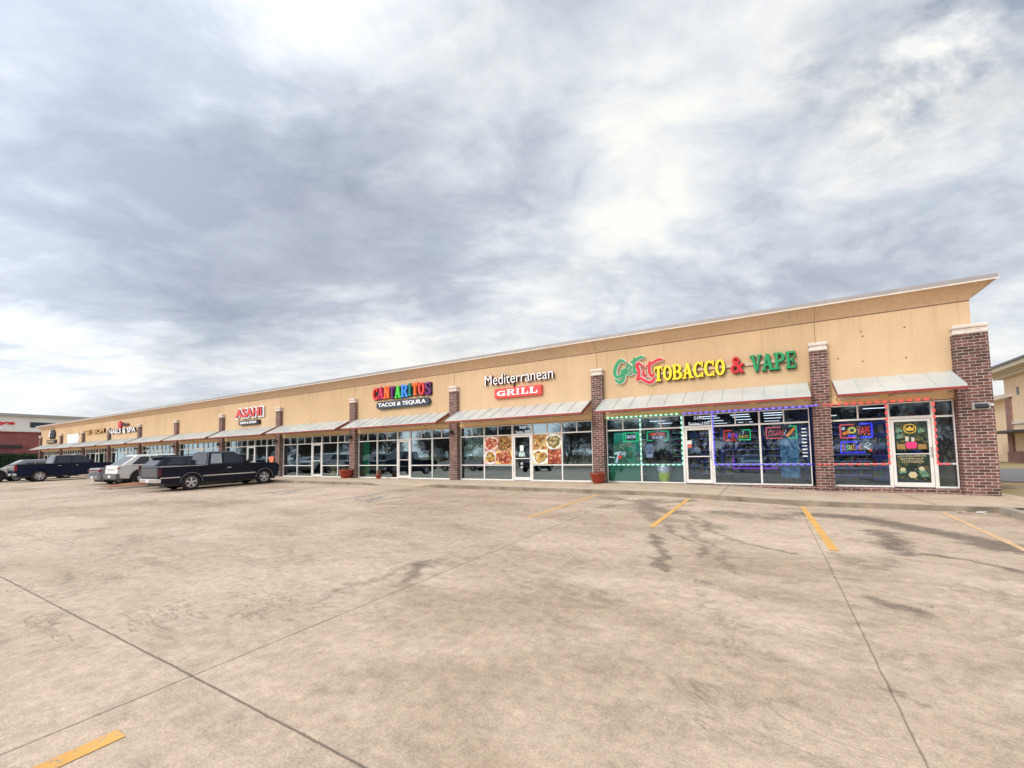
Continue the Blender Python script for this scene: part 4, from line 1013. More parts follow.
for cx, cz, rr in ((3.52,.50,.06),(3.95,.53,.06),(3.74,.34,.095)):
    fw = MB()
    for k in range(6): a = k*math.pi/3; fw.tube((cx+rr*.6*math.cos(a), PY-.009-.0006*k, cz+rr*.6*math.sin(a)), (cx+rr*.6*math.cos(a), PY-.002, cz+rr*.6*math.sin(a)), rr*.5, n=12)
    fo_ = fw.build('flower_print', cream, s); MB().tube((cx, PY-.015, cz), (cx, PY-.004, cz), rr*.28, n=10).build('flower_centre', gold, fo_)
# tall blue-green display print and white stripe decal, right pane of smoke shop
s = thing('window_print', 'tall hazy blue print filling right smoke shop pane', 'poster')
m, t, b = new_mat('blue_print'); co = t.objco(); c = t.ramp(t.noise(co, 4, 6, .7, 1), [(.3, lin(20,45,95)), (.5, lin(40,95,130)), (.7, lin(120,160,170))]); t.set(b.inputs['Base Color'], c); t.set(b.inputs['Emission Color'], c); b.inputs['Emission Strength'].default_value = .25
MB().box(.36, .90, NY+.08, NY+.09, .70, 1.66).box(.36, .92, NY+.08, NY+.09, .20, .64).build('sheet', m, s)
s = thing('edge_decal', 'column of short white bars down right smoke shop pane', 'decal')
for k in range(9): MB().box(1.00, 1.14, 17.50-.006, 17.50-.002, 1.84-.115*k, 1.88-.115*k).build('bar', E_['white'] if k % 2 else LM['white'], s)
s = thing('plastic_bag', 'white and yellow plastic bag standing inside the smoke shop pane', 'bag', (-3.55, 17.75, 0))
s.scale = (1.25,1.1,1.15)
def bag_shell(prof, name, m):
    mb = MB().lathe(prof, 18); mb.v = [(x*(1+.22*mnoise.noise((x*9, y*9, z*5+k_))), y*(1+.22*mnoise.noise((x*9+3, y*9, z*5))), z+.05*mnoise.noise((x*14, y*14, 2))*(z > .3)) for x, y, z in mb.v for k_ in (0,)]
    mb.build(name, m, s, smooth=True)
bag_shell([(.12,0),(.15,.1),(.17,.2),(.18,.30)], 'bag_body', printed('bag_yellow', (190,200,60)))
bag_shell([(.18,.30),(.22,.40),(.21,.47),(.25,.54),(.12,.46)], 'bag_top', M['white'])
# ---------------------------------------------------------------- smoke shop furniture and lights
sh0 = thing('display_shelf', 'faintly glowing merchandise shelf along the smoke shop back wall', 'shelf', (-4.2, 31.4, 0), 'merchandise shelves in the smoke shop')
f = MB(); f.box(-1.2, 1.2, .2, .23, 0, 2.3); f.box(-1.24, -1.2, -.2, .23, 0, 2.3); f.box(1.2, 1.24, -.2, .23, 0, 2.3)
for k in range(6): f.box(-1.2, 1.2, -.2, .2, .1+.4*k, .13+.4*k)
f.build('shelf_frame', mat('shelf_blue_glow', (.25,.28,.45), .5, emit=(.06,.12,.5,1), es=.12), sh0)  # blue emission in the frame stands in for the shop's blue light
gm = [mat('goods_%d' % i, c, .5, 0, .2) for i, c in enumerate([(.5,.1,.08),(.1,.2,.5),(.6,.55,.5),(.1,.35,.2),(.55,.4,.1),(.25,.1,.35)])]
gd = MB()
for k in range(6):
    x_ = -1.15
    while x_ < 1.1:
        w_ = random.uniform(.07,.16); gd.box(x_, x_+w_, -.15, .1, .132+.4*k, .132+.4*k+random.uniform(.12,.3), m=random.randrange(6)); x_ += w_+.03
gd.build('merchandise', gm, sh0)
for x_, y_ in ((-1.7,31.4),(.2,31.6),(-3.2,24.5),(-.5,24.0),(.3,21.0),(2.7,31.4),(3.6,24.5),(3.3,20.2)):
    c = copy_tree(sh0); c.location = (x_, y_, 0)
sh0['label'] = 'faintly glowing merchandise shelf along the smoke shop back wall'
for b_i, ys_ in ((0, (19.5, 24.4, 28.0)), (1, (19.5, 23.9, 25.4, 27.6, 30.2))):
    x0_, x1_ = (2.1, 4.8) if b_i == 0 else (-7.5, 1.0)
    n = 2 if b_i == 0 else 6
    for yy in ys_:
        for k in range(n):
            cx = x0_+(x1_-x0_)*(k+.5)/n
            if cx < -5.9 or random.random() < .25: continue
            L_ = thing('ceiling_light', 'white fluorescent troffer lit on the shop ceiling', 'ceiling light', (cx, yy, 2.99), 'ceiling lights in the smoke shop')
            MB().box(-.42, .42, -.14, .14, -.04, 0).build('housing', M['white'], L_)
            MB().box(-.40, .40, -.12, .12, -.052, -.042).build('tube', E_['lamp'], L_)
s = thing('display_counter', 'glass display counter edged with purple light in smoke shop', 'counter', (0, 19.3, 0))
MB().box(-1.2, 1.1, -.25, .3, 0, .55).build('counter_base', M['dark'], s); MB().box(-1.2, 1.1, -.25, .3, .55, .9).build('glass_case', M['glass'], s); MB().box(-1.22, 1.12, -.27, .32, .9, .93).build('counter_top', mat('counter_laminate', (.3,.28,.3), .3), s)
MB().box(-1.2, .3, -.275, -.262, .46, .50).box(-1.2, -1.17, -.278, -.262, .5, .9).build('edge_light', E_['purple'], s)
s = thing('drinks_cooler', 'green glowing drinks cooler standing inside far left pane', 'cooler', (-5.2, 18.4, 0))
MB().box(-.45, .45, -.3, .35, 0, .08).box(-.45, .45, .3, .35, .08, 1.95).box(-.45, -.40, -.3, .3, .08, 1.95).box(.40, .45, -.3, .3, .08, 1.95).box(-.45, .45, -.3, .35, 1.95, 2.0).build('cabinet', mat('cooler_green_glow', (.04,.22,.13), .4, emit=(.02,.32,.2,1), es=.6), s)  # cabinet emission added to give the left panes their green light
MB().box(-.4, .4, -.26, .3, .5, .52).box(-.4, .4, -.26, .3, .95, .97).box(-.4, .4, -.26, .3, 1.4, 1.42).build('rack', M['chrome'], s)
bt = MB()
for zz in (.52, .97, 1.42):
    for k in range(7): bt.lathe([(.001,0),(.035,0),(.035,.18),(.014,.24),(.014,.28),(.001,.28)], 8, (-.33+.11*k, -.12, zz), m=k % 3)
bt.build('bottle', [gm[3], gm[0], gm[4]], s)
s = thing('window_film', 'translucent green film on the lower far left smoke shop pane', 'film')
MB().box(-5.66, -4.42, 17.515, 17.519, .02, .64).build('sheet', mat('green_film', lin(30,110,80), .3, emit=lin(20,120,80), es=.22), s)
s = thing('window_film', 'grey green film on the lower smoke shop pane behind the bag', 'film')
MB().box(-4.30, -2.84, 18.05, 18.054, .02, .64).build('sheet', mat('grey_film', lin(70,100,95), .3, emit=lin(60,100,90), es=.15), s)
teal_l = emis('shelf_teal', (.10,.36,.34), .6); blue_l = emis('shelf_blue', (.22,.24,.55), .6)
for k_, (x0, x1, yy, lab, mm) in enumerate([(-4.9,-4.45,19.0,'narrow teal lit rack behind far left smoke shop pane',teal_l),(-3.55,-2.85,19.6,'teal lit goods rack left of smoke shop door',teal_l),(-2.6,-1.8,20.6,'blue lit goods rack seen through the smoke shop door',blue_l),(-1.6,-.3,20.4,'wide blue lit goods rack right of smoke shop door',blue_l),(-.1,.9,20.8,'blue lit goods rack behind the CIGARS sign',blue_l),(2.0,3.2,20.0,'blue lit goods rack behind the VAPE sign',blue_l)]):
    rk = thing('lit_rack', lab, 'rack', ((x0+x1)/2, yy, 0)); hw_ = (x1-x0)/2
    f = MB(); f.box(-hw_, -hw_+.03, -.15, .2, -.05, 2.2).box(hw_-.03, hw_, -.15, .2, -.05, 2.2); f.box(-hw_+.03, hw_-.03, .18, .2, 0, 2.2)
    for q in range(8): f.box(-hw_+.03, hw_-.03, -.15, .18, .2+.25*q, .215+.25*q)
    f.build('rack_frame', M['dark'], rk)
    for q in range(8): MB().box(-hw_+.04, hw_-.04, -.165, -.152, .195+.25*q, .222+.25*q).build('shelf_light', mm, rk)
    gd = MB(); rr_ = random.Random(k_)
    for q in range(8):
        x_ = -hw_+.05
        while x_ < hw_-.12:
            w_ = rr_.uniform(.04,.10); gd.box(x_, x_+w_, -.1, .1, .216+.25*q, .216+.25*q+rr_.uniform(.06,.19), m=rr_.randrange(6)); x_ += w_+.02
    gd.build('merchandise', gm, rk)
# green curtain and banner in two other shops
s = thing('curtain', 'dark green curtain behind the grill far left pane', 'curtain')
cu = MB()
for k in range(40):
    a, b = -13.3+1.3*k/40, -13.3+1.3*(k+1)/40; ya, yb = 17.75+.03*math.sin(k*1.3), 17.75+.03*math.sin((k+1)*1.3)
    cu.quad((a, ya, .9), (b, yb, .9), (b, yb, 2.5), (a, ya, 2.5))
cu.build('cloth', printed('curtain_green', (75,100,50), e=.25), s, recalc=False)
MB().tube((-13.35,17.75,2.52),(-11.95,17.75,2.52),.015).build('rail', M['chrome'], s)
s = thing('curtain', 'bright green hanging panel behind the taqueria far left pane', 'curtain')
cu = MB()
for k in range(16):
    a, b = -20.9+.55*k/16, -20.9+.55*(k+1)/16; ya, yb = 17.75+.02*math.sin(k*1.6), 17.75+.02*math.sin((k+1)*1.6)
    cu.quad((a, ya, .05), (b, yb, .05), (b, yb, 2.1), (a, ya, 2.1))
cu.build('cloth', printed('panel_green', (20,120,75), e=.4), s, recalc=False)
MB().tube((-20.95,17.75,2.12),(-20.3,17.75,2.12),.015).build('rail', M['chrome'], s)
def orange_sign():
    s = thing('window_sticker', 'orange round cartoonless food sticker in the sushi shop pane', 'sticker')
s = thing('window_sticker', 'orange bowl shaped sticker in the lower right sushi shop pane', 'sticker')
MB().prism([(-30.25,1.15),(-30.1,.92),(-29.85,.85),(-29.68,1.0),(-29.62,1.22),(-29.78,1.34),(-30.0,1.28),(-30.2,1.32)], 'y', 17.44, 17.448).build('sheet', printed('sticker_orange', (230,120,80), e=.3), s)
s = thing('wet_floor_stand', 'cream folding floor stand behind the blank shop glass', 'floor stand', (-23.8, 17.85, 0))
MB().prism([(-.16,0),(.16,0),(.08,.62),(-.08,.62)], 'y', -.10, -.085).build('front_panel', printed('stand_cream', (200,170,110), e=.25), s)
MB().prism([(-.16,0),(.16,0),(.08,.62),(-.08,.62)], 'y', .10, .115).build('rear_panel', printed('stand_cream2', (190,160,100)), s)
MB().box(-.05, .05, -.11, -.101, .15, .45).build('black_mark', M['black'], s)

# ---------------------------------------------------------------- planters, wall lamps, litter
def planter(x, y, r, h, label, plant):
    p = thing('planter', label, 'planter', (x, y, walkz(x)), 'glazed planters by the piers' if not plant == 2 else None)
    MB().lathe([(.001,0),(r*.55,0),(r*.62,.02),(r*.86,h*.45),(r*.95,h*.8),(r*1.05,h*.86),(r*1.06,h),(r*.92,h),(r*.86,h*.9),(.001,h*.88)], 28).build('pot', M['terra'], p, smooth=True)
    MB().lathe([(.001,h*.905),(r*.86,h*.9)], 20).build('soil', M['soil'], p)
    if plant:
        lf = MB(); rnd = random.Random(x)
        for k in range(150 if plant == 1 else 260):
            a = rnd.uniform(0, 6.28); rr = r*.8*math.sqrt(rnd.random()); hh = rnd.uniform(.03,.16 if plant == 1 else .34)
            c = Vector((rr*math.cos(a), rr*math.sin(a), h*.9+hh*(1-.4*rr/r))); d = Vector((rnd.uniform(-1,1), rnd.uniform(-1,1), rnd.uniform(.1,1))).normalized(); q = d.orthogonal().normalized()
            L = rnd.uniform(.03,.06); lf.quad(c, c+d*L*.5+q*L*.3, c+d*L, c+d*L*.5-q*L*.3, m=rnd.choice([0,0,1]))
        lf.build('foliage', [mat('planter_leaf', (.10,.12,.04), .7), mat('planter_bloom', (.45,.10,.05), .7)], p, recalc=False)
planter(-5.95, 16.82, .33, .42, 'glossy red-brown planter at the pier between grill and smoke shop', 0)
planter(-21.42, 16.95, .42, .50, 'wide terracotta planter with dry stems left of taqueria', 1)
planter(-18.65, 16.9, .17, .22, 'small pot with red and green plant before taqueria window', 2)
for k in range(4, 13):
    nm = {4: 'between grill and taqueria', 5: 'at left edge of the taqueria', 6: 'right of the sushi shop door', 7: 'left of the sushi shop sign'}.get(k)
    x = PC[k]
    l = thing('wall_lamp', 'dark wall lamp on the brick pier '+nm if nm else 'dark wall lamp on a distant brick pier', 'wall lamp', (x+.02, 17.2, 2.35), 'wall lamps on the brick piers')
    MB().tube((0,0,0),(0,-.03,0),.06,n=12).build('back_plate', M['black'], l)
    MB().tube((0,-.03,.02),(0,-.14,.02),.015,n=8).tube((0,-.14,.02),(0,-.14,.07),.02,n=8).build('arm', M['black'], l)
    MB().lathe([(.03,.16),(.10,.05),(.095,-.02),(.08,-.02),(.02,.04),(.02,.10)], 14, (0,-.16,-.06)).build('shade', M['black'], l, smooth=True)
l = thing('floodlight', 'grey box floodlight on the corner brick pier', 'wall light', (5.22, 17.18, 2.30))
MB().box(-.19,.19,-.05,0,-.10,.10).build('housing', mat('grey_casting', (.42,.40,.39), .5), l, bevel=.015); MB().prism([(-.05,.07),(-.17,-.03),(-.05,-.07)], 'x', -.13, .13).build('visor', M['dark'], l)
MB().tube((.19,-.03,.02),(.25,-.03,.02),.03,n=10).build('photocell', M['clearlens'], l)
def litter(x, y, label, seed):
    rnd = random.Random(seed); mb = MB(); c = thing('litter', label, 'litter', (x, y, lotz(x, y)+.004))
    P = [(rnd.uniform(-.12,.12), rnd.uniform(-.05,.05), rnd.uniform(0,.05)) for _ in range(12)]
    for k in range(10): mb.quad(P[k], P[k+1], P[(k+2) % 12])
    mb.build('paper', M['white'], c, recalc=False)
litter(3.62, 13.25, 'larger crumpled white paper scrap against the kerb corner', 3); litter(3.95, 13.38, 'smaller white paper scrap beside the kerb end', 5)

# ---------------------------------------------------------------- vehicles
def wn(o):
    m_ = o.modifiers.new('weighted', 'WEIGHTED_NORMAL'); m_.keep_sharp = True; m_.weight = 80; return o
def vehicle(name, label, x, yrear, sp):
    L, W, Hh, r, wb, ro = sp['L'], sp['W'], sp['H'], sp['r'], sp['wb'], sp['ro']
    yc = yrear+L/2; z = lotz(x, yc)
    c = thing(name, label, sp['cat'], (x, yc, z)); c.rotation_euler = (math.atan(.026), 0, R_(sp.get('rz', 0)))
    P = M[sp['paint']]; ya = -L/2+ro; yf = ya+wb; hw = W/2
    zb = sp['zb']; ra = r*1.17
    def arch(y0):
        out = []
        for k in range(13):
            a = math.pi-math.pi*k/12; out.append((y0+ra*math.cos(a), max(zb, r+ra*math.sin(a))))
        return out
    top = [(f*L, zz) for f, zz in sp['top']]
    pts = [(-L/2+.04, zb+.06)]+top+[(L/2-.06, zb+.04)]
    bottom = [(yf+ra+.02, zb)]+arch(yf)[::-1]+[((ya+yf)/2, zb)]+arch(ya)[::-1]+[(ya-ra-.02, zb)]
    prof = pts+bottom
    # body: profile swept through three widths so that the sides curve in at sill and shoulder
    zs = sp['zsh']
    def wid(zz):
        t = (zz-zb)/(max(p[1] for p in top)-zb); return hw*(.965+.035*math.sin(math.pi*min(1, max(0, t))*.9)) 
    n = len(prof); mb = MB()
    vs = []
    for sgn in (-1, 1):
        for (yy, zz) in prof:
            taper = 1-.10*max(0, (abs(yy)-(L/2-.55))/.55)**2
            vs.append((sgn*wid(zz)*taper, yy, zz))
    mb.v = vs; mb.f = [tuple(range(n)), tuple(range(2*n-1, n-1, -1))]+[(k, (k+1) % n, n+(k+1) % n, n+k) for k in range(n)]; mb.m = [0]*len(mb.f)
    wn(mb.build('body', P, c, bevel=.085, smooth=True, segs=4))
    MB().box(-hw*.86, hw*.86, -L/2+.25, L/2-.25, zb-.10, zb+.30).build('underbody', M['black'], c)
    # greenhouse
    (b0, b1, z0), (t0, t1, z1) = sp['gh']; w0, w1 = hw*.93, hw*.76
    gm_ = MB(); zr = z1-.05
    g = [(-w0,b0,z0-.06),(w0,b0,z0-.06),(w0,b1,z0-.06),(-w0,b1,z0-.06),(-w1,t0,z1),(w1,t0,z1),(w1,t1,z1),(-w1,t1,z1)]
    # crowned roof
    gm_.v = g[:4]+[(-w1,t0,zr),(w1,t0,zr),(w1,t1,zr),(-w1,t1,zr),(-w1*.8,t0+.06,z1),(w1*.8,t0+.06,z1),(w1*.8,t1-.08,z1),(-w1*.8,t1-.08,z1)]
    gm_.f = [(3,2,1,0),(0,1,5,4),(1,2,6,5),(2,3,7,6),(3,0,4,7),(4,5,9,8),(5,6,10,9),(6,7,11,10),(7,4,8,11),(8,9,10,11)]; gm_.m = [0]*10
    cb = wn(gm_.build('cabin', M[sp.get('roofpaint', sp['paint'])], c, bevel=.08, smooth=True, segs=4))
    def side(yy, zz, s_): 
        t = (zz-(z0-.06))/(zr-(z0-.06)); return (s_*(w0+(w1-w0)*t+.012), yy, zz)
    for s_ in (-1, 1):
        for i, poly in enumerate(sp['sw']):
            MB().quad(*[side(yy, zz, s_) for yy, zz in poly]).build('side_window', M['carglass2'] if (i in sp.get('pale', ())) else M['carglass'], c)
    def endq(yb, yt, u0, u1, v0, v1, off):
        out = []
        for (u, v) in ((-1,v0),(1,v0),(1,v1),(-1,v1)):
            ww = (w0+(w1-w0)*v)*(u0 if v == v0 else u1); out.append((u*ww, yb+(yt-yb)*v+off, (z0-.06)+(zr-z0+.06)*v))
        return out
    MB().quad(*endq(b0, t0, .86, .86, .16, .93, -.014)).build('rear_window', M[sp.get('rwin', 'carglass')], c)
    MB().quad(*endq(b1, t1, .9, .9, .14, .95, .014)).build('windscreen', M['carglass'], c)
    # wheels
    for s_ in (-1, 1):
        for yy in (ya, yf):
            wl = bpy.data.objects.new('wheel', None); COL.objects.link(wl); wl.parent = c; wl.location = (s_*(hw-.12), yy, r)
            ty = MB().lathe([(r*.66,-.115),(r*.93,-.115),(r,-.085),(r,.085),(r*.93,.115),(r*.66,.115)], 28, axis='x').build('tyre', M['rubber'], wl, smooth=True)
            rm = MB(); xo = s_*.10
            rm.lathe([(r*.66,xo),(r*.60,xo),(r*.56,xo-s_*.03),(r*.56,-xo)], 24, axis='x')
            for k in range(sp.get('spokes', 5)):
                a = 2*math.pi*k/sp.get('spokes', 5)+.3
                da = .26
                p = [(r*.12*math.cos(a-1), r*.12*math.sin(a-1)), (r*.6*math.cos(a-da*.8), r*.6*math.sin(a-da*.8)), (r*.6*math.cos(a+da*.8), r*.6*math.sin(a+da*.8)), (r*.12*math.cos(a+1), r*.12*math.sin(a+1))]
                rm.prism(p, 'x', xo-s_*.035, xo-s_*.005)
            rm.tube((xo-s_*.04,0,0),(xo+s_*.004,0,0), r*.16, n=12)
            rm.build('rim', M[sp.get('rim', 'rim')], wl, recalc=True)
            MB().tube((xo-s_*.08,0,0),(xo-s_*.07,0,0), r*.55, n=20).build('brake_disc', M['dark'], wl)
    # bumpers, lamps, trim
    bm_ = M[sp.get('bumper', 'chrome')]; zbm = sp.get('zbm', .50)
    MB().prism([(-hw*.96,-L/2+.10),(-hw*.90,-L/2-.06),(hw*.90,-L/2-.06),(hw*.96,-L/2+.10)], 'z', zbm, zbm+.17).build('rear_bumper', bm_, c, bevel=.02)
    MB().prism([(-hw*.96,L/2-.14),(-hw*.84,L/2+.05),(hw*.84,L/2+.05),(hw*.96,L/2-.14)], 'z', zbm-.04, zbm+.15).build('front_bumper', bm_, c, bevel=.02)
    tz0, tz1 = sp['tail']
    for s_ in (-1, 1):
        a, b = sorted((s_*hw*sp.get('tw', .80), s_*(hw*.955))); MB().box(a, b, -L/2-.012, -L/2+.12, tz0, tz1).build('tail_light', M[sp.get('lens', 'redlens')], c, bevel=.012)
        a, b = sorted((s_*hw*.58, s_*(hw*.88))); MB().box(a, b, L/2-.20, L/2-.012, .68, .84).build('headlight', M['clearlens'], c, bevel=.02)
        mz = z0+.07; ym = sp['mir']
        a, b = sorted((s_*(hw*.98), s_*(hw+.20))); MB().box(a, b, ym-.05, ym+.05, mz, mz+.17).build('mirror', M['black'] if sp.get('bmir', 1) else P, c, bevel=.02)
        for yy in sp['handles']:
            a, b = sorted((s_*(hw*.985), s_*(hw*1.003+.012))); MB().box(a, b, yy-.09, yy+.09, z0-.17, z0-.135).build('door_handle', M['chrome'] if sp['cat'] == 'pickup truck' else P, c)
        for yy in (ya, yf):
            fl_ = MB(); r0, r1 = ra*.995, ra*1.10
            for k in range(14):
                a0, a1 = math.pi*k/14, math.pi*(k+1)/14
                q4 = [(yy+r0*math.cos(a0), r+r0*math.sin(a0)), (yy+r1*math.cos(a0), r+r1*math.sin(a0)), (yy+r1*math.cos(a1), r+r1*math.sin(a1)), (yy+r0*math.cos(a1), r+r0*math.sin(a1))]
                q4 = [(u, max(v, zb)) for u, v in q4]; x_a, x_b = sorted((s_*hw*.95, s_*(hw*1.004+.014))); fl_.prism(q4, 'x', x_a, x_b)
            fl_.build('wheel_arch', M[sp.get('flare', sp['paint'])], c)
        sm = MB()
        for yy in sp['seams']: a, b = sorted((s_*hw*.95, s_*(hw*.994))); sm.box(a, b, yy-.007, yy+.007, zb+.10, z0-.05)
        sm.build('door_seam', M['black'], c)
        if sp.get('strip'):
            a, b = sorted((s_*hw*.97, s_*(hw*1.006))); q = MB()
            q.box(a, b, ya+ra+.04, yf-ra-.04, sp['strip'], sp['strip']+.05); q.box(a, b, -L/2+.05, ya-ra-.03, sp['strip'], sp['strip']+.05)
            q.build('side_moulding', M['chrome'], c)
        if sp.get('lower'):
            a, b = sorted((s_*hw*.97, s_*(hw*1.0))); MB().box(a, b, ya+ra+.03, yf-ra-.03, zb-.01, zb+.2).build('lower_cladding', M['cartrim'], c)
    MB().box(-hw*.55, hw*.55, L/2-.03, L/2+.012, .68, .86).build('grille', M['dark'], c)
    MB().box(-.17, .17, -L/2-.075, -L/2-.062, zbm+.02, zbm+.15).build('number_plate', M['plate'], c)
    if sp.get('lower'): MB().box(-hw*.93, hw*.93, -L/2-.07, -L/2+.1, zb, zb+.30).build('rear_valance', M['cartrim'], c, bevel=.03)
    if sp.get('bed'):
        y0, y1 = -L/2+.08, b0-.02
        MB().box(-hw*.86, hw*.86, y0, y1, z0-.02, z0+.012).build('bed_cover', M[sp['bed']], c, bevel=.01)
        MB().box(-hw*.82, hw*.82, -L/2-.012, -L/2+.01, z0-.42, z0-.06).build('tailgate', M[sp.get('gate', 'cargrey')], c, bevel=.01)
        for s_ in (-1, 1): a, b = sorted((s_*hw*.88, s_*hw*.955)); MB().box(a, b, y0, y1, z0-.004, z0+.025).build('bed_rail', M['chrome'] if sp.get('rail') else M['black'], c)
    else:
        if sp.get('rack'):
            for s_ in (-1, 1): a = s_*w1*.86; MB().tube((a,t0+.2,z1+.05),(a,t1-.3,z1+.05),.018,n=6).tube((a,t0+.2,z1-.02),(a,t0+.2,z1+.05),.015,n=6).tube((a,t1-.3,z1-.02),(a,t1-.3,z1+.05),.015,n=6).build('roof_rail', M['black'], c)
        if sp.get('spoiler'): MB().prism([(t0-.16,z1-.04),(t0+.1,z1+.01),(t0+.1,z1-.06)], 'x', -w1*.92, w1*.92).build('spoiler', M['black'], c)
        if sp['cat'] != 'pickup truck': MB().box(-.5, .5, -L/2-.014, -L/2+.02, sp.get('gar', .9), sp.get('gar', .9)+.04).build('garnish', M['redlens'] if sp.get('lightbar') else M['chrome'], c)
    return c
M['dimlens'] = mat('dim_red_lens', (.07,.01,.014), .3)
OLDTRUCK = dict(tw=.90, lens='dimlens', flare='gategrey', cat='pickup truck', L=5.45, W=1.95, H=1.74, r=.36, wb=3.32, ro=1.24, zb=.34, zsh=1.0, paint='carblack', bed='dark', gate='gategrey', rail=1, strip=.60, spokes=5, zbm=.42,
   top=[(-.5,.62),(-.5,1.10),(-.12,1.12),(.23,1.12),(.36,1.115),(.465,1.07),(.495,.94)],
   gh=((-.80,1.28,1.10),(-.68,.52,1.74)), sw=[[(-.66,1.17),(-.16,1.17),(-.14,1.64),(-.57,1.64)],[(-.06,1.17),(1.0,1.17),(.52,1.64),(-.04,1.64)]], pale=(0,), tail=(.70,1.04), mir=1.02, handles=(.12,), seams=(-.12, 1.12))
CREW = dict(cat='pickup truck', L=5.85, W=2.04, H=1.88, r=.40, wb=3.65, ro=1.22, zb=.44, zsh=1.0, paint='carnavy', bed='cargrey', gate='cargrey', spokes=6, zbm=.48,
   top=[(-.5,.70),(-.5,1.27),(-.17,1.28),(.22,1.26),(.36,1.24),(.475,1.14),(.495,.90)],
   gh=((-1.05,1.42,1.26),(-.86,.66,1.88)), sw=[[(-.86,1.31),(-.06,1.31),(-.04,1.76),(-.74,1.76)],[(.04,1.31),(1.12,1.31),(.62,1.76),(.05,1.76)]], tail=(.85,1.22), mir=1.15, handles=(-.7,.25), seams=(-1.02, 0, 1.22))
WSUV = dict(tw=.82, flare='cartrim', cat='suv', L=4.85, W=1.96, H=1.72, r=.41, wb=2.98, ro=1.02, zb=.40, zsh=1.0, paint='carwhite', lower=1, spokes=5, rim='dark', bumper='cartrim', zbm=.45, rack=0, spoiler=0,
   top=[(-.5,.70),(-.49,1.14),(-.30,1.16),(.22,1.13),(.38,1.08),(.48,.98),(.497,.80)],
   gh=((-2.36,1.18,1.12),(-1.55,.34,1.72)), sw=[[(-1.80,1.18),(-1.0,1.18),(-.98,1.60),(-1.36,1.60)],[(-.92,1.18),(-.10,1.18),(-.08,1.61),(-.92,1.61)],[(-.02,1.18),(.88,1.18),(.42,1.61),(0,1.61)]], tail=(.97,1.02), mir=.95, bmir=0, handles=(-.85,.15), seams=(-1.0,-.05,.95), rwin='carglass')
DSUV = dict(WSUV, flare='carblack', lens='dimlens', paint='carblack', L=4.6, W=1.84, H=1.57, wb=2.75, ro=.98, rim='rim', gh=((-2.26,1.05,1.10),(-1.80,.38,1.57)), rack=1, spoiler=1, tail=(.85,1.12), rwin='carglass', lower=0,
   sw=[[(-1.75,1.15),(-.95,1.15),(-.93,1.49),(-1.50,1.49)],[(-.87,1.15),(-.10,1.15),(-.08,1.49),(-.87,1.49)],[(-.02,1.15),(.78,1.15),(.38,1.49),(0,1.49)]])
SEDAN = dict(cat='car', L=4.75, W=1.84, H=1.45, r=.33, wb=2.75, ro=1.0, zb=.26, zsh=.8, paint='cargrey', spokes=10, bumper='cargrey', zbm=.36, lightbar=1, gar=.86,
   top=[(-.5,.55),(-.495,.98),(-.38,1.0),(-.3,.96),(.22,.92),(.36,.84),(.47,.72),(.497,.58)],
   gh=((-1.75,1.20,.98),(-.85,.30,1.45)), sw=[[(-1.2,1.02),(-.42,1.02),(-.40,1.37),(-.80,1.37)],[(-.35,1.02),(.85,1.02),(.25,1.37),(-.33,1.37)]], tail=(.78,.90), mir=.75, bmir=0, handles=(-.55,.3), seams=(-.38,.85))
T1 = vehicle('pickup_truck', 'black older extended cab pickup with chrome bumper nearest the camera', -23.7, 8.35, OLDTRUCK)
vehicle('suv', 'dark SUV with roof spoiler parked behind the black pickup', -26.35, 9.15, DSUV)
vehicle('suv', 'white SUV with grey lower trim behind the mulch island', -31.3, 9.3, WSUV)
vehicle('sedan', 'grey sedan with red tail lights left of white SUV', -34.3, 9.4, SEDAN)
T2 = vehicle('pickup_truck', 'navy blue crew cab pickup with red tail lamp', -46.5, 8.35, CREW)
vehicle('sedan', 'low silver grey hatchback mostly hidden behind navy pickup', -50.6, 8.2, dict(SEDAN, paint='cargrey', lightbar=0, H=1.6, gh=((-1.9,1.3,1.05),(-1.0,.3,1.62))))
vehicle('suv', 'white SUV cut off by the left edge of the photo', -49.8, 4.1, dict(WSUV, L=4.6))
# cars on the far side of the lot, seen mirrored in the shop glass
ob = [vehicle('suv', 'white SUV parked across the lot, mirrored in smoke shop glass', -1.3, -13, WSUV), vehicle('pickup_truck', 'white pickup across the lot, mirrored in shop windows', -31, -9, dict(CREW, paint='carwhite')),
      vehicle('suv', 'dark SUV across the lot, mirrored in taqueria glass', -22, -10, DSUV), vehicle('sedan', 'blue grey sedan across the lot, mirrored in grill glass', -14, -10.5, SEDAN)]
ob[1].rotation_euler = (0,0,R_(80)); ob[1].location.z = lotz(0,-12)
for o_ in ob: o_.location.z = lotz(o_.location.x, o_.location.y)

# ---------------------------------------------------------------- neighbouring buildings
s = thing('red_brick_store', 'red brick store with white upper wall at far left', 'building')
X0 = -100
MB().box(X0-40, X0, 6, 37, -.4, 6.0).build('brick_wall', M['brick_far'], s)
MB().box(X0-40, X0+.35, 6, 37.4, 6.0, 8.35).build('upper_wall', mat('white_panel', (.78,.78,.75), .7, 0, .06, .6), s)
MB().box(X0-40.2, X0+.75, 5.7, 37.8, 8.35, 8.75).build('cornice', mat('grey_cornice', (.36,.36,.34), .6), s)
MB().box(X0+.36, X0+.42, 6, 37.4, 5.98, 6.10).build('ledge', M['cap'], s)
MB().box(X0-.02, X0+.30, 3.5, 18.9, 3.55, 3.95).build('dark_band', M['dark'], s)
MB().box(X0+.36, X0+.41, 19.6, 28, 6.7, 7.55).build('window', M['carglass'], s)
sg = thing('red_script_sign', 'red lettered sign high on the white wall of the brick store', 'sign')
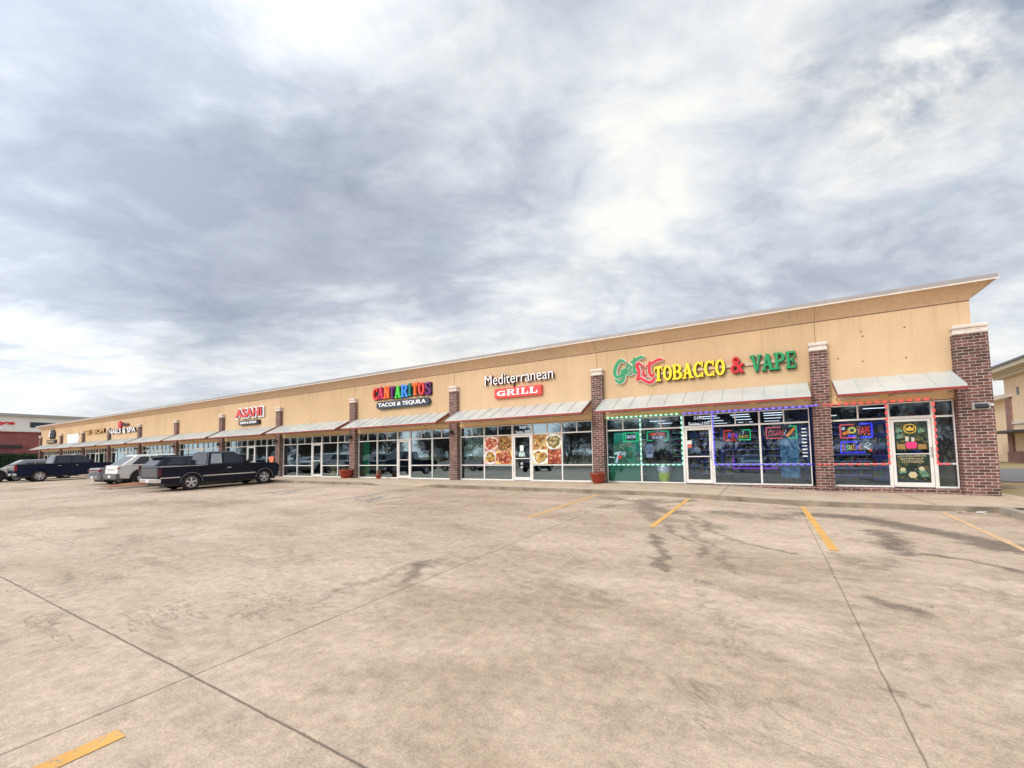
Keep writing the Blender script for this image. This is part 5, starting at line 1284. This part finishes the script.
def side_text(txt, y0, y1, z0, z1, m, par, x):
    o = text_obj('letter', txt, 0, y1-y0, z0, z1, 0, .12, m, par, .03)
    o.rotation_euler = (0,0,R_(90)); o.location = (x, y0, 0)
side_text('Mommys', 10.6, 18.0, 6.9, 7.6, LM['red'], sg, X0+.36+.13); side_text('Deli', 15.2, 16.8, 6.25, 6.7, LM['white'], sg, X0+.36+.13)
# hedge in front of it
hd = thing('hedge', 'clipped dark green hedge along the foot of red brick wall', 'hedge')
rnd = random.Random(4); lf = MB()
for k in range(9000):
    y_ = rnd.uniform(6, 24); top_ = 2.45+.12*mnoise.noise((y_*1.3, 0, 0)); 
    if rnd.random() < .6: c = Vector((-97.6+.15*rnd.random(), y_, rnd.uniform(0, top_)))
    else: c = Vector((rnd.uniform(-98.8,-97.6), y_, top_+rnd.uniform(-.05,.06)))
    d = Vector((rnd.uniform(-1,1), rnd.uniform(-1,1), rnd.uniform(-1,1))).normalized(); q = d.orthogonal().normalized(); Lq = .16
    lf.quad(c, c+d*Lq*.5+q*Lq*.35, c+d*Lq, c+d*Lq*.5-q*Lq*.35, m=rnd.choice([0,0,1]))
lf.build('foliage', [mat('hedge_leaf', (.03,.07,.035), .7), mat('hedge_leaf_light', (.05,.11,.05), .7)], hd, recalc=False)
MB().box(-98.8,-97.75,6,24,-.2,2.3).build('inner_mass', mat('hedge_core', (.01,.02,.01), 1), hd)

s = thing('neighbour_store', 'two storey tan stucco store with brick pilasters beyond the driveway', 'building')
X0 = 20.0; ZB = -.32; ns = stucco('neighbour_stucco', (.80,.60,.42), .04); nb_ = brick_mat('neighbour_brick', (.26,.12,.10,1), (.34,.17,.14,1), (.4,.3,.25,1))
MB().box(X0, X0+30, 20, 60.2, ZB, 7.75).build('wall', ns, s)
MB().box(X0-1.6, X0+31, 19, 62, 8.55, 8.72).build('roof_edge', mat('dark_roof_edge', (.12,.13,.15), .5), s)
ev = MB()
for a, b, za, zb_ in ((.15,.55,7.75,8.0),(.55,.75,8.0,8.2),(1.0,1.45,8.2,8.55)): ev.box(X0-b, X0+30, 20-b, 60.2+b, za, zb_)
ev.build('cornice', mat('cream_cornice', (.62,.54,.44), .7), s)
MB().box(X0+.6, X0+30, 60.21, 75, ZB, 5.9).build('rear_wing', ns, s); MB().box(X0-.2, X0+30, 60.22, 75.2, 5.9, 6.3).build('wing_coping', M['cap'], s)
MB().box(X0-.2, X0, 58.6, 60.2, 5.9, 6.15).build('band_block', M['cap'], s)
MB().box(X0-.12, X0+.1, 19.9, 60.25, ZB, .75).build('brick_base', nb_, s)
for y_ in (59.4, 55.6, 51.5): MB().box(X0-.16, X0+.1, y_-.45, y_+.45, .75, 5.85).build('pilaster', nb_, s)
MB().box(X0-.1, X0+.1, 20, 60.2, 3.3, 3.55).build('belt_course', M['cap'], s)
MB().box(X0-2.2, X0-.02, 52.5, 60.6, 2.45, 2.62).build('canopy', M['dark'], s)
for y_ in (58.0, 54.5, 57): pass
for y_ in (57.6, 54.0): MB().box(X0-.03, X0+.06, y_-.2, y_+.2, 6.0, 6.7).build('window', M['carglass'], s)
MB().tube((X0-2.0,57.2,-.3),(X0-2.0,57.2,2.45),.05,n=8).build('canopy_post', M['dark'], s)
# side lamp post arm hint: none

# ---------------------------------------------------------------- bare winter trees across the lot (mirrored in the glass)
bark = mat('bark', (.10,.08,.065), .95, 0, .3, 8)
def tree_mesh(seed, h):
    rnd = random.Random(seed); tr = MB(); br = MB()
    def grow(mb, p, d, L, r, lv):
        n = 4 if lv < 2 else 3; q = Vector(p)
        for k in range(n):
            d2 = (d+Vector((rnd.gauss(0,.12), rnd.gauss(0,.12), rnd.gauss(.03,.08)))).normalized(); q2 = q+d2*(L/n); r2 = r*(1-.22/n*2)
            mb.tube(q, q2, r, r2, n=6 if lv < 2 else 4, cap=False); q, d, r = q2, d2, r2
            if lv < 5 and (k > 0 or lv > 0):
                for _ in range(2 if lv < 4 else 1):
                    a = rnd.uniform(0, 6.28); ax = d.orthogonal().normalized(); ax.rotate(Matrix.Rotation(a, 3, d)); dd = (d*rnd.uniform(.6,1)+ax*rnd.uniform(.5,.95)).normalized()
                    grow(br, q, dd, L*rnd.uniform(.5,.72), max(r*.55, .012), lv+1)
    grow(tr, (0,0,-.2), Vector((0,0,1)), h*.45, h*.022, 0)
    return tr, br
protos = []
for sd_ in (1, 2):
    tr, br = tree_mesh(sd_, 9)
    t_ = thing('bare_tree', 'leafless winter tree across the lot, mirrored in shop glass', 'tree', (0,-36,-1.2), 'bare trees across the car park')
    tr.build('trunk', bark, t_, recalc=False); br.build('crown', bark, t_, recalc=False); protos.append(t_)
rnd = random.Random(11); xx = -120
i = 0
while xx < 20:
    t_ = protos[i] if i < 2 else copy_tree(protos[i % 2])
    t_.location = (xx, rnd.uniform(-34,-24), -1.1); sc_ = rnd.uniform(.85,1.3); t_.scale = (sc_, sc_, sc_); t_.rotation_euler = (0,0,rnd.uniform(0,6.28)); xx += rnd.uniform(3.2,6); i += 1
tb = thing('wood_edge', 'dark scrubby tree line behind the bare trees', 'tree line', (0,0,0)); tb['kind'] = 'stuff'
lf = MB()
for k in range(14000):
    x_ = rnd.uniform(-110, 60); hgt = 2.6+1.8*mnoise.noise((x_*.12, 1, 0))+1.0*mnoise.noise((x_*.6, 3, 0)); c = Vector((x_, rnd.uniform(-47,-43), -1.3+hgt*rnd.random()**.7))
    d = Vector((rnd.gauss(0,.4), rnd.gauss(0,.4), 1)).normalized(); q = d.orthogonal().normalized(); Lq = rnd.uniform(.4,1.3); wq = rnd.uniform(.04,.14)
    lf.quad(c-q*wq, c+q*wq, c+d*Lq)
lf.build('brush', mat('brush', (.13,.115,.10), 1, 0, .3), tb, recalc=False)

# ---------------------------------------------------------------- render settings
scene.render.engine = 'CYCLES'
scene.cycles.max_bounces = 8; scene.cycles.transparent_max_bounces = 12
scene.render.resolution_x = 1024; scene.render.resolution_y = 768
